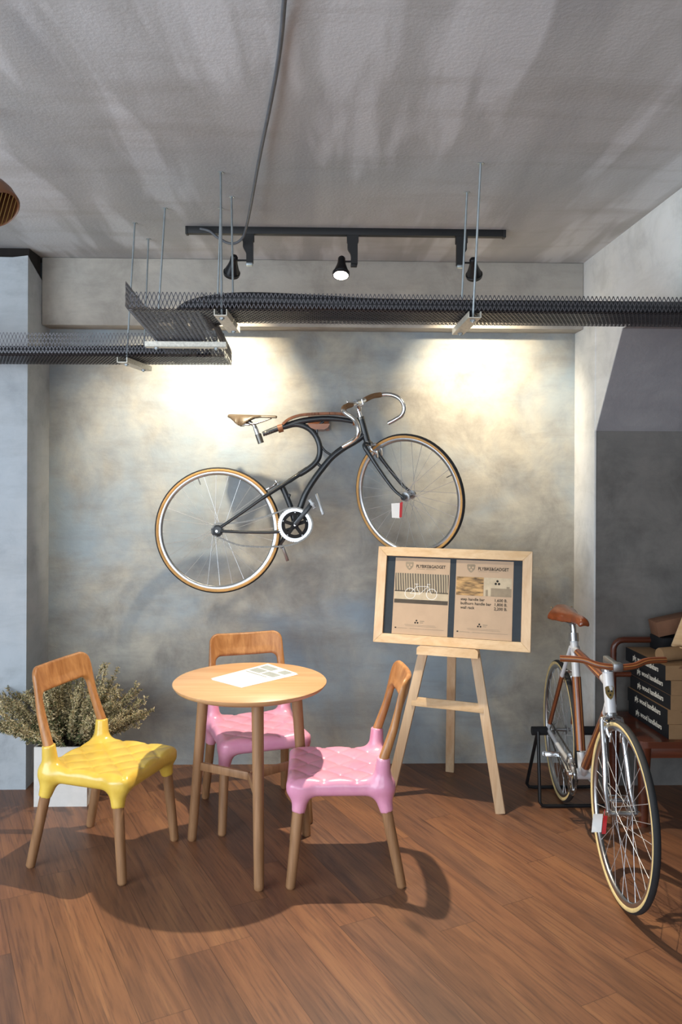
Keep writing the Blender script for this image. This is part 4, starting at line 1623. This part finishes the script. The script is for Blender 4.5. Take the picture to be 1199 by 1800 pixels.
# ---- bicycle stand holding the rear wheel
stc = Vector((rear.x, rear.y + .06, 0))
sd_ = thing('bicycle_stand', stc, 0, 'black tubular bicycle stand with foam grips under the rear wheel', 'bicycle stand')
zt_ = .335
yn, yf = 4.04, 4.21
for i, (yy, ys) in enumerate(((3.97, 4.075), (4.205, 4.115))):
    xl = P(949 if i == 0 else 926, 1400, yy).x; xr = xl + .345
    xt = P(942, 1278, ys).x
    pts = [Vector((xt + .012, ys, zt_)), Vector((xl, yy, .028)), Vector((xl + .012, yy, .012)), Vector((xl + .035, yy, .0095)),
           Vector((xr - .035, yy, .0095)), Vector((xr - .012, yy, .012)), Vector((xr, yy, .028)), Vector((xr - .02, ys, zt_))]
    MB().tube(pts, .0085, 12).build('leg_loop', 'black_metal', sd_, 60)
m = MB(); m.tube([Vector((P(935, 1278, 4.09).x, 4.09, zt_)), Vector((rear.x - .067, 4.09, zt_))], .0215, 16)
m.build('foam_grip', 'foam_rubber', sd_)
m = MB(); m.tube([Vector((rear.x + .067, 4.09, zt_)), Vector((xr + .012, 4.09, zt_))], .0215, 16)
m.build('foam_grip', 'foam_rubber', sd_)

# ------------------------------------------------------------------ bench with boxes
bx0 = 1.455; bx1 = 2.50; by0 = 3.72; by1 = 4.19; bz = .40
bench = thing('wooden_bench', ((bx0 + bx1) / 2, (by0 + by1) / 2, 0), 0, 'reddish brown wooden bench with rounded back rail, against the alcove wall', 'bench')
m = MB()
def rrect(x0, y0, x1, y1, r, n=6):
    o = []
    for cx, cy, a0 in ((x1 - r, y1 - r, 0), (x0 + r, y1 - r, 90), (x0 + r, y0 + r, 180), (x1 - r, y0 + r, 270)):
        for i in range(n + 1):
            a = R_(a0 + 90 * i / n); o.append((cx + r * math.cos(a), cy + r * math.sin(a)))
    return o
m.prism(rrect(bx0, by0, bx1, by1, .055), .03, None, (0, 0, bz - .015))
m.build('seat', 'mahogany', bench)
m = MB()
m.box(((bx0 + bx1) / 2, by0 + .035, bz - .055), (bx1 - bx0 - .10, .022, .055), None, .004)
m.box(((bx0 + bx1) / 2, by1 - .035, bz - .055), (bx1 - bx0 - .10, .022, .055), None, .004)
m.box((bx0 + .035, (by0 + by1) / 2, bz - .055), (.022, by1 - by0 - .10, .055), None, .004)
m.build('apron', 'mahogany', bench)
for (x, y) in ((bx0 + .045, by0 + .045), (bx0 + .045, by1 - .045), (bx1 - .045, by0 + .045), (bx1 - .045, by1 - .045)):
    m = MB(); m.tube([Vector((x, y, 0)), Vector((x, y, .2)), Vector((x, y, bz - .03))], [.020, .025, .036], 14)
    m.build('leg', 'mahogany', bench)
m = MB()
yb = by1 - .035; zr = .775; r0 = .05
xl = P(1078, 1200, yb).x
pts = [Vector((xl, yb, bz - .02)), Vector((xl, yb, zr - r0))] + [Vector((xl + r0 - r0 * math.cos(a), yb, zr - r0 + r0 * math.sin(a))) for a in (R_(22), R_(45), R_(67), R_(90))] + [Vector((bx1 - r0, yb, zr)), Vector((bx1 - .01, yb, zr - r0)), Vector((bx1, yb, bz - .02))]
m.tube(pts, .0155, 14)
m.build('back_rail', 'mahogany', bench, 60)
m = MB(); m.tube([Vector((xl, yb, .60)), Vector((bx1, yb, .60))], .0135, 12); m.build('back_rung', 'mahogany', bench)

# five flat boxes with black printed side
bh = .0675; z = bz
lab = ['lowest', 'second lowest', 'middle', 'second highest', 'topmost']
X0b = P(1176, 1250, 3.755).x
spec = [(.0, .0), (-.004, .004), (.006, -.004), (.008, -.003), (-.014, .006)]
for i, (dx, dy) in enumerate(spec):
    x0 = X0b + dx; y0_ = 3.755 + dy; dep = .40; wid = .55
    bo = thing('handlebar_box', (x0 + wid / 2, y0_ + dep / 2, z), 0, '%s flat kraft box with black printed side stacked on the bench' % lab[i], 'box', 'flat boxes stacked on the bench')
    sk = -.035     # the pile sits a little askew
    def bxp(x, y, zz): return Vector((x0 + x + sk * y / dep, y0_ + y, z + zz))
    e_ = .0008
    m = MB()
    vs = [bxp(0, 0, e_), bxp(wid, 0, e_), bxp(wid, dep, e_), bxp(0, dep, e_), bxp(0, 0, bh), bxp(wid, 0, bh), bxp(wid, dep, bh), bxp(0, dep, bh)]
    m.add(vs, [(3, 2, 1, 0), (4, 5, 6, 7), (0, 1, 5, 4), (1, 2, 6, 5), (2, 3, 7, 6)], 0)
    m.add(vs, [(3, 0, 4, 7)], 1)
    bb_ = m.build('carton', ['cardboard', 'box_black'], bo, smooth=False)
    # lid flap line and thumb tab on the front
    m = MB()
    m.add([bxp(.060, -.0006, bh - .013), bxp(.115, -.0006, bh - .013), bxp(.105, -.0006, bh - .002), bxp(.070, -.0006, bh - .002)], [(0, 1, 2, 3)])
    m.build('thumb_notch', 'cardboard_dark', bo, smooth=False)
    dirv = (bxp(0, 0, 0) - bxp(0, dep, 0)).normalized()
    T = frame(bxp(-.0008, dep * (.80 if i != 3 else .82), .024), dirv, Vector((0, 0, 1)))
    text_mb('ply. wood handlebars', .036, T, 'LEFT', .255, .0002, .0006).build('box_lettering', 'box_print', bo, smooth=False)
    z += bh
ztop = z
# brown boxes behind on the rail / ledge and tilted open tray
o = MB(); Mz = Matrix.Rotation(R_(8), 3, 'Z')
o.box((1.86, by1 - .075, ztop + .035), (.34, .12, .068), Mz, .001)
bk1 = o.build('carton', 'box_black', None)
tag(bk1, 'black box lying at the back on top of the box stack', 'box')
m = MB(); m.box((1.78, by1 - .085, ztop + .128), (.20, .10, .075), Matrix.Rotation(R_(-12), 3, 'Y'), .002)
bk2 = m.build('carton', 'cardboard_dark', None)
tag(bk2, 'small dark brown carton tilted on top of the black box', 'box')
# tilted open shallow tray
m = MB()
Mt = Matrix.Rotation(R_(-66), 3, 'Y') @ Matrix.Rotation(R_(6), 3, 'Z')
cT = Vector((1.80, 3.86, ztop + .155))
sx_, sy_, sz_ = .24, .20, .045
m.box(cT, (sx_, sy_, .004), Mt)
for k in (-1, 1):
    m.box(cT + Mt @ Vector((k * sx_ / 2, 0, sz_ / 2)), (.006, sy_, sz_), Mt)
    m.box(cT + Mt @ Vector((0, k * sy_ / 2, sz_ / 2)), (sx_, .006, sz_), Mt)
tr_ = m.build('open_tray', 'pine', None)
tag(tr_, 'pale open box lid leaning upright on the box stack', 'box lid')
# paper roll
m = MB(); m.lathe([(0, -.09), (.030, -.09), (.032, -.085), (.032, .085), (.030, .09), (.022, .09), (.022, .08), (0, .08)], frame(Vector((0, 0, 0)), (0, 0, 1), (.3, -.95, 0)).to_3x3(), 24, Vector((1.69, 3.87, ztop + .033)))
pr_ = m.build('paper_roll', 'cardboard', None)
tag(pr_, 'short roll of brown paper on top of the box stack', 'paper roll')

# ------------------------------------------------------------------ planter
px0, px1, py0, py1, pz = -1.372, -1.117, 4.02, 4.215, .288
pl = thing('planter', ((px0 + px1) / 2, (py0 + py1) / 2, 0), 0, 'white box planter behind the yellow chair', 'planter')
m = MB(); t_ = .010
cx, cy = (px0 + px1) / 2, (py0 + py1) / 2
o_ = [(px0, py0), (px1, py0), (px1, py1), (px0, py1)]; i_ = [(px0 + t_, py0 + t_), (px1 - t_, py0 + t_), (px1 - t_, py1 - t_), (px0 + t_, py1 - t_)]
vs = [Vector((x, y, 0)) for x, y in o_] + [Vector((x, y, pz)) for x, y in o_] + [Vector((x, y, pz)) for x, y in i_] + [Vector((x, y, .02)) for x, y in i_]
m.add(vs, [(3, 2, 1, 0), (12, 13, 14, 15)] + [(i, (i + 1) % 4, 4 + (i + 1) % 4, 4 + i) for i in range(4)] + [(4 + i, 4 + (i + 1) % 4, 8 + (i + 1) % 4, 8 + i) for i in range(4)] + [(8 + i, 8 + (i + 1) % 4, 12 + (i + 1) % 4, 12 + i) for i in range(4)])
m.build('box_body', 'planter_white', pl)
MB().box((cx, cy, pz - .03), (px1 - px0 - 2 * t_, py1 - py0 - 2 * t_, .02)).build('soil', 'soil', pl)
# heather: upright twiggy sprays thick with tiny florets
rg = random.Random(11)
hth = thing('heather_plant', (cx, cy, pz - .02), 0, 'bushy dry heather plant with brownish sprays growing in the white planter', 'plant')
st_mb = MB(); fl_mb = MB(); gr_mb = MB()


def leaflet(mb, p, d, L_, w):
    d = d.normalized(); s = d.orthogonal().normalized()
    s = (Matrix.Rotation(rg.uniform(0, 6.28), 3, d) @ s)
    n = d.cross(s)
    a = p; b = p + d * L_ * .5 + s * w; c = p + d * L_; e = p + d * L_ * .5 - s * w
    f = p + d * L_ * .5 + n * w * .8
    mb.add([a, b, c, e, f], [(0, 1, 4), (1, 2, 4), (2, 3, 4), (3, 0, 4)])


def spray(base, dirn, length, green=False):
    pts = [base]; d = dirn.normalized(); p = base; n = 6
    for i in range(n):
        d = (d + Vector((rg.uniform(-.10, .10), rg.uniform(-.10, .10), rg.uniform(-.05, .07)))).normalized()
        p = p + d * length / n
        if p.y > WY - .03: p.y = WY - .03
        if p.x < XL + .02 and p.y > 4.22: p.y = 4.22
        pts.append(p)
    st_mb.tube(pts, [.0022 - .0015 * i / n for i in range(n + 1)], 4, caps=False)
    sp = spline(pts, 4)
    for i, c in enumerate(sp):
        t = i / len(sp)
        if t < .18: continue
        for k in range(7):
            dd = Vector((rg.gauss(0, 1), rg.gauss(0, 1), rg.gauss(0, .7) + .5)).normalized()
            L_ = rg.uniform(.013, .026) * (1.15 - .45 * t)
            leaflet(gr_mb if (t < .45 and rg.random() < .75) else fl_mb, c + dd * rg.uniform(0, .004), dd, L_, rg.uniform(.0022, .0042))
    # side twigs
    for j in range(9):
        i = rg.randint(len(sp) // 4, len(sp) - 2); c = sp[i]; t = i / len(sp)
        sd = (d + Vector((rg.gauss(0, .7), rg.gauss(0, .7), rg.gauss(.2, .4)))).normalized()
        ln = rg.uniform(.03, .065) * (1.2 - t * .6)
        st_mb.tube([c, c + sd * ln], [.0012, .0006], 3, caps=False)
        for q_ in range(13):
            cc = c + sd * ln * (q_ / 12)
            dd = (sd + Vector((rg.gauss(0, .9), rg.gauss(0, .9), rg.gauss(0, .9)))).normalized()
            leaflet(fl_mb if rg.random() < .8 else gr_mb, cc, dd, rg.uniform(.009, .018), rg.uniform(.002, .0038))


for i in range(120):
    a = rg.uniform(0, 2 * math.pi); rad = rg.uniform(0, 1) ** .6
    b = Vector((cx + math.cos(a) * rad * .10, cy + math.sin(a) * rad * .07, pz - .02))
    tilt = rad * R_(62)
    d = Vector((math.sin(tilt) * math.cos(a) * 1.25, math.sin(tilt) * math.sin(a) * .75, math.cos(tilt)))
    spray(b, d, rg.uniform(.24, .36) * (1.0 if rad < .7 else 1.05))
# a few long arching sprays, left and right
for (dx, dz, ln) in ((-1, .42, .40), (-1, .30, .40), (-1, .62, .42), (-.8, .8, .38), (.95, .62, .40), (.8, .9, .42), (.9, .35, .33), (.55, 1, .42), (.35, 1.1, .40)):
    for k in range(2):
        b = Vector((cx + math.copysign(.07, dx), cy + rg.uniform(-.05, .05), pz - .02))
        spray(b, Vector((dx, rg.uniform(-.3, .15), dz + rg.uniform(-.05, .05))), ln)
st_mb.build('stems', 'soil', hth, smooth=False)
tag(fl_mb.build('flowers', 'heather', hth, smooth=False), kind='stuff')
tag(gr_mb.build('leaves', 'heather_green', hth, smooth=False), kind='stuff')

# ------------------------------------------------------------------ track light
TD = 3.85
tl0 = P(329, 400, TD).x; tl1 = P(886, 408, TD).x
track = thing('track_light_rail', ((tl0 + tl1) / 2, TD, CZ), 0, 'black track rail for spotlights fixed along the ceiling', 'light track')
m = MB(); m.box(((tl0 + tl1) / 2, TD, CZ - .0165), (tl1 - tl0, .035, .033), None, .002)
m.build('rail', 'track_black', track)
for x in (tl0, tl1):
    MB().box((x, TD, CZ - .0185), (.012, .038, .036), None, .002).build('end_cap', 'track_black', track)


def spot(px_, mirror, aim, lit, label, head_px, power, cone, blend, col):
    x = P(px_, 440, TD).x
    z0 = CZ - .033
    sgn = -1 if not mirror else 1
    root = thing('track_spotlight', (x, TD, z0), 0, label, 'spotlight', 'spotlights on the ceiling track')
    m = MB()
    # adapter: wide shoe narrowing by a curved notch on the lamp side
    w = .027
    poly = [(-sgn * w, 0), (sgn * w, 0), (sgn * w, -.030), (sgn * (w - .003), -.033), (sgn * (w - .003), -.060), (sgn * (w - .008), -.070), (sgn * (w - .016), -.082), (sgn * (w - .019), -.095), (sgn * (w - .019), -.132), (-sgn * (w - .004), -.132), (-sgn * (w - .004), -.033), (-sgn * w, -.030)]
    if sgn < 0: poly = poly[::-1]
    Mp = Matrix(((1, 0, 0), (0, 0, -1), (0, 1, 0)))
    m.prism(poly, .032, Mp, (x, TD, z0))
    m.build('adapter', 'track_black', root)
    m = MB(); m.box((x - sgn * .006, TD, z0 - .138), (.030, .028, .014), None, .003); m.build('adapter_cap', 'galvanised' if not lit else 'track_black', root)
    hx = P(head_px, 455, TD).x
    hz = z0 - .120
    m = MB(); m.tube([Vector((x + sgn * .005, TD, hz)), Vector((hx, TD, hz))], .0045, 8); m.build('arm', 'black_metal', root)
    # head: bell, local -Z is the beam
    piv = Vector((hx, TD, hz))
    zax = -(Vector(aim) - piv).normalized()
    xa = Vector((1, 0, 0)); xa = (xa - zax * xa.dot(zax)).normalized(); ya = zax.cross(xa)
    Mh = Matrix((xa, ya, zax)).transposed()
    c = piv + zax * .0
    m = MB()
    m.lathe([(0, .026), (.012, .025), (.017, .018), (.018, 0), (.0195, -.012), (.026, -.034), (.034, -.056), (.0375, -.070), (.0385, -.078), (.0375, -.082), (.034, -.082), (.033, -.070), (.024, -.040), (.014, -.022), (0, -.020)], Mh, 32, c)
    hd = m.build('lamp_head', 'black_metal', root, 40)
    m = MB(); m.lathe([(.0385, -.064), (.0402, -.066), (.0402, -.072), (.0388, -.074)], Mh, 32, c); m.build('bezel', 'black_metal', hd)
    m = MB(); m.lathe([(0, -.079), (.020, -.080), (.0335, -.0795), (.0335, -.074), (0, -.072)], Mh, 32, c)
    m.build('bulb', 'bulb_lit', hd)
    ld = bpy.data.lights.new('spot_beam', 'SPOT')
    ld.energy = power; ld.color = col; ld.spot_size = R_(cone); ld.spot_blend = blend; ld.shadow_soft_size = .022
    lo = bpy.data.objects.new('spot_beam', ld); COL.objects.link(lo)
    lo.location = c - zax * .090
    lo.rotation_euler = (Vector(aim) - piv).to_track_quat('-Z', 'Y').to_euler()
    return root


spot(436.5, False, P(368, 722, WY), False, 'left black spotlight on the ceiling track, aimed at the wall', 411, 92, 86, 1.0, (1.0, .83, .58))
spot(620, False, (-.02, 2.65, 0), True, 'middle spotlight on the ceiling track with its glowing face towards the camera', 600.5, 165, 106, .8, (1.0, .86, .66))
spot(811, True, P(850, 705, WY), False, 'right black spotlight on the ceiling track, aimed at the wall', 832, 76, 80, 1.0, (1.0, .83, .58))

# grey cord from the ceiling to the end of the track
m = MB()
cord = [P(506, -40, 1.86), P(500, 0, 1.93), P(495, 60, 2.10), P(487, 120, 2.28), P(474, 190, 2.52), P(460, 258, 2.82), P(450, 310, 3.08), P(442, 355, 3.36), P(434, 395, 3.64), P(427, 417, 3.74), P(415, 427, 3.78), P(400, 427, 3.80), P(382, 417, 3.81), P(368, 406, 3.81), P(352, 402, 3.825)]
m.tube(spline(cord, 6), .0062, 8)
tag(m.build('power_cord', 'cord_grey', None, 60), 'grey power cord hanging from the ceiling down to the track', 'cord')

# ------------------------------------------------------------------ cable tray of expanded mesh, in three runs
def mesh_tray(parent, origin, along, across, width, hL, hR, length, cw=.0158, chh=.038, name='mesh', flare=.0):
    "U section: side (hL) - bottom - side (hR), swept along; strands weave over the profile"
    al = Vector(along).normalized(); ac = Vector(across).normalized(); up = Vector((0, 0, 1))
    prof = []
    tot = hL + width + hR
    def at(s, t):
        s = max(0, min(tot, s))
        rr = .02
        if s < hL: q_ = ac * (-flare * (hL - s)) + up * (hL - s)
        elif s < hL + width: q_ = ac * (s - hL)
        else: q_ = ac * (width + flare * (s - hL - width)) + up * (s - hL - width)
        return origin + al * t + q_
    m = MB()
    rows = max(2, round(tot / (chh / 2))); ds = tot / rows
    n = int(length / cw)
    w = .0016; th = .0009
    for i in range(-0, n + 1):
        for sg in (1, -1):
            pts = []
            for r in range(rows + 1):
                t = i * cw + (cw * .5 if r % 2 == 0 else (0 if sg == 1 else cw))
                pts.append((r * ds, max(0, min(length, t))))
            vs = []; fs = []
            for (s, t) in pts:
                c = at(s, t)
                # strand section: flat ribbon, long side along the run
                s2 = min(tot, s + .001); nrm_ = (up if hL <= s <= hL + width else ac)
                vs += [c - al * w - nrm_ * th, c + al * w - nrm_ * th, c + al * w + nrm_ * th, c - al * w + nrm_ * th]
            for r in range(rows):
                for j in range(4):
                    a = r * 4 + j; b = r * 4 + (j + 1) % 4
                    fs.append((a, b, b + 4, a + 4))
            m.add(vs, fs)
    return m.build(name, 'wire_black', parent, smooth=False)


def cable(pts, r, parent, mat='cable_black'):
    m = MB(); sp = spline(pts, 8)
    m.tube(sp, r, 14)
    return m.build('cable', mat, parent, 70)


z1 = 2.222; z2 = 2.158
t1 = thing('cable_tray', (.3, 3.18, z1), 0, 'long black mesh cable tray hung across the room on the right', 'cable tray', 'mesh cable trays')
xA = P(228, 520, 3.02).x
mesh_tray(t1, Vector((xA, 3.025, z1)), (1, 0, 0), (0, 1, 0), .30, .062, .062, 2.42 - xA, name='mesh_channel')
t2 = thing('cable_tray', (-.57, 3.55, z1), 0, 'short black mesh cable tray crossing between the two long trays', 'cable tray', 'mesh cable trays')
m_ = mesh_tray(t2, Vector((-.715, 3.05, z1 + .002)), (0, 1, -.075), (1, 0, 0), .285, .105, .062, .98, name='mesh_channel')
t3 = thing('cable_tray', (-1.6, 3.87, z2), 0, 'black mesh cable tray running to the left in front of the pillar', 'cable tray', 'mesh cable trays')
mesh_tray(t3, Vector((-3.0, 3.72, z2 - .026)), (1, 0, .004), (0, 1, 0), .31, .104, .075, 2.57, name='mesh_channel')

# black hoses lying in the trays
c1 = thing('hose_bundle', (0, 3.2, z1), 0, 'thick black hoses lying in the long right-hand cable tray', 'hoses', 'hoses in the cable trays')
zz = z1 + .03
cable([Vector((-.60, 3.66, z1 + .002)), Vector((-.575, 3.42, zz + .004)), Vector((-.50, 3.27, zz + .026)), Vector((-.30, 3.18, zz + .036)), Vector((.0, 3.14, zz + .020)), Vector((.3, 3.13, zz + .006)), Vector((1.2, 3.12, zz + .004)), Vector((2.35, 3.12, zz + .004))], .030, c1)
cable([Vector((-.53, 3.66, z1 + .002)), Vector((-.50, 3.40, zz)), Vector((-.38, 3.25, zz + .014)), Vector((-.1, 3.21, zz + .012)), Vector((.4, 3.20, zz + .002)), Vector((1.2, 3.20, zz)), Vector((2.35, 3.20, zz))], .028, c1)
cable([Vector((-.48, 3.5, zz - .012)), Vector((-.35, 3.33, zz - .008)), Vector((0, 3.275, zz - .006)), Vector((1.2, 3.275, zz - .008)), Vector((2.35, 3.27, zz - .008))], .019, c1)
c3 = thing('hose_bundle', (-1.5, 3.85, z2), 0, 'black hoses lying in the left-hand cable tray', 'hoses', 'hoses in the cable trays')
zz = z2 + .016
cable([Vector((-.64, 3.70, z1 - .012)), Vector((-.68, 3.80, zz + .020)), Vector((-.85, 3.86, zz + .010)), Vector((-1.3, 3.84, zz + .000)), Vector((-1.8, 3.80, zz - .006)), Vector((-2.9, 3.79, zz - .006))], .026, c3)
cable([Vector((-.57, 3.70, z1 - .014)), Vector((-.60, 3.86, zz + .000)), Vector((-.80, 3.93, zz)), Vector((-1.3, 3.91, zz)), Vector((-1.9, 3.87, zz - .008)), Vector((-2.9, 3.87, zz - .008))], .026, c3)
cable([Vector((-.50, 3.78, z2 + .002)), Vector((-.8, 3.965, z2 - .005)), Vector((-1.5, 3.96, z2 - .010)), Vector((-2.9, 3.95, z2 - .012))], .010, c3)


def hanger(name_label, rods, c0, c1_, w=.022, h=.022):
    "strut channel under a tray with its two threaded rods"
    r_ = thing('tray_hanger', (Vector(c0) + Vector(c1_)) / 2, 0, name_label, 'hanger', 'threaded rod hangers of the cable trays')
    c0 = Vector(c0); c1_ = Vector(c1_)
    m = MB()
    d = (c1_ - c0).normalized(); up = Vector((0, 0, 1)); s = d.cross(up).normalized()
    t = .0025
    for k in (-1, 1):
        m.beam(c0 + s * k * (w), c1_ + s * k * (w), t, h, up, 0)
    m.beam(c0 - up * h / 2, c1_ - up * h / 2, 2 * w + t, t, up, 0)
    m.build('strut_channel', 'zinc_bracket', r_)
    for top, bot in rods:
        top = Vector(top); bot = Vector(bot)
        MB().tube([bot - up * .022, top], .0042, 8).build('threaded_rod', 'galvanised', r_)
        m = MB()
        m.lathe([(0, -.004), (.010, -.004), (.010, .004), (0, .004)], None, 6, bot - up * .014)
        m.build('nut', 'galvanised', r_); m = MB()
        m.lathe([(0, -.0015), (.013, -.0015), (.013, .0), (0, .0)], None, 6, top - up * .0005)
        m.build('ceiling_washer', 'galvanised', r_)
    return r_


zb = 2.205
def rod(px_t, py_t, xb, yb, zb_):
    t = G(px_t, py_t, CZ)
    return (t, Vector((xb, yb, zb_)))
xr_ = P(831, 548, 3.03).x
hanger('galvanised rod hanger under the right-hand tray, right of the track lamps', [rod(845, 287, xr_, 3.03, zb), rod(821, 338, xr_ + .005, 3.33, zb)], (xr_, 2.985, zb), (xr_ + .003, 3.375, zb))
xl_ = P(390, 548, 3.03).x
hanger('galvanised rod hanger under the right-hand tray, below the left lamp', [rod(388, 303, xl_, 3.03, zb), rod(407, 346, xl_ + .012, 3.33, zb)], (xl_, 2.985, zb), (xl_ + .010, 3.375, zb))
hanger('galvanised cross hanger under the short connecting tray', [rod(290, 366, -.700, 3.55, 2.168), rod(388, 366, -.445, 3.55, 2.168)], (-.745, 3.55, 2.168), (-.40, 3.55, 2.168))
xq = P(224, 622, 3.78).x
hanger('galvanised rod hanger under the left-hand tray', [rod(237, 392, xq, 3.76, 2.122), rod(261, 420, xq + .03, 3.98, 2.122)], (xq - .005, 3.70, 2.122), (xq + .035, 4.04, 2.122))

# ------------------------------------------------------------------ caged wooden spot at the left edge
c = P(-14, 352, 2.55)
fn = thing('hanging_lamp', c, 0, 'brown slatted drum lamp cut off by the left edge below the ceiling', 'lamp')
zax = Vector((-.55, .35, .75)).normalized(); xa = zax.orthogonal().normalized(); ya = zax.cross(xa)
Mh = Matrix((xa, ya, zax)).transposed()
m = MB(); m.lathe([(.050, .045), (.062, .035), (.070, .0), (.070, -.040), (.064, -.046), (.060, -.040), (.062, 0), (.052, .038), (.050, .045)], Mh, 32, c)
m.build('drum', 'fan_wood', fn)
m = MB()
for k in range(-4, 5):
    x_ = k * .0125; h_ = math.sqrt(max(0, .062 ** 2 - x_ ** 2))
    m.tube([c + Mh @ Vector((x_, -h_, -.042)), c + Mh @ Vector((x_, h_, -.042))], .0016, 6)
m.build('grille', 'brass_badge', fn)
m = MB(); m.lathe([(0, .04), (.052, .04), (.052, .036), (0, .036)], Mh, 24, c); m.build('back_plate', 'cage_dark', fn)
m = MB(); m.tube([c + Mh @ Vector((0, 0, .04)), Vector((c.x - .05, c.y + .03, CZ))], .007, 8); m.build('stem', 'black_metal', fn)
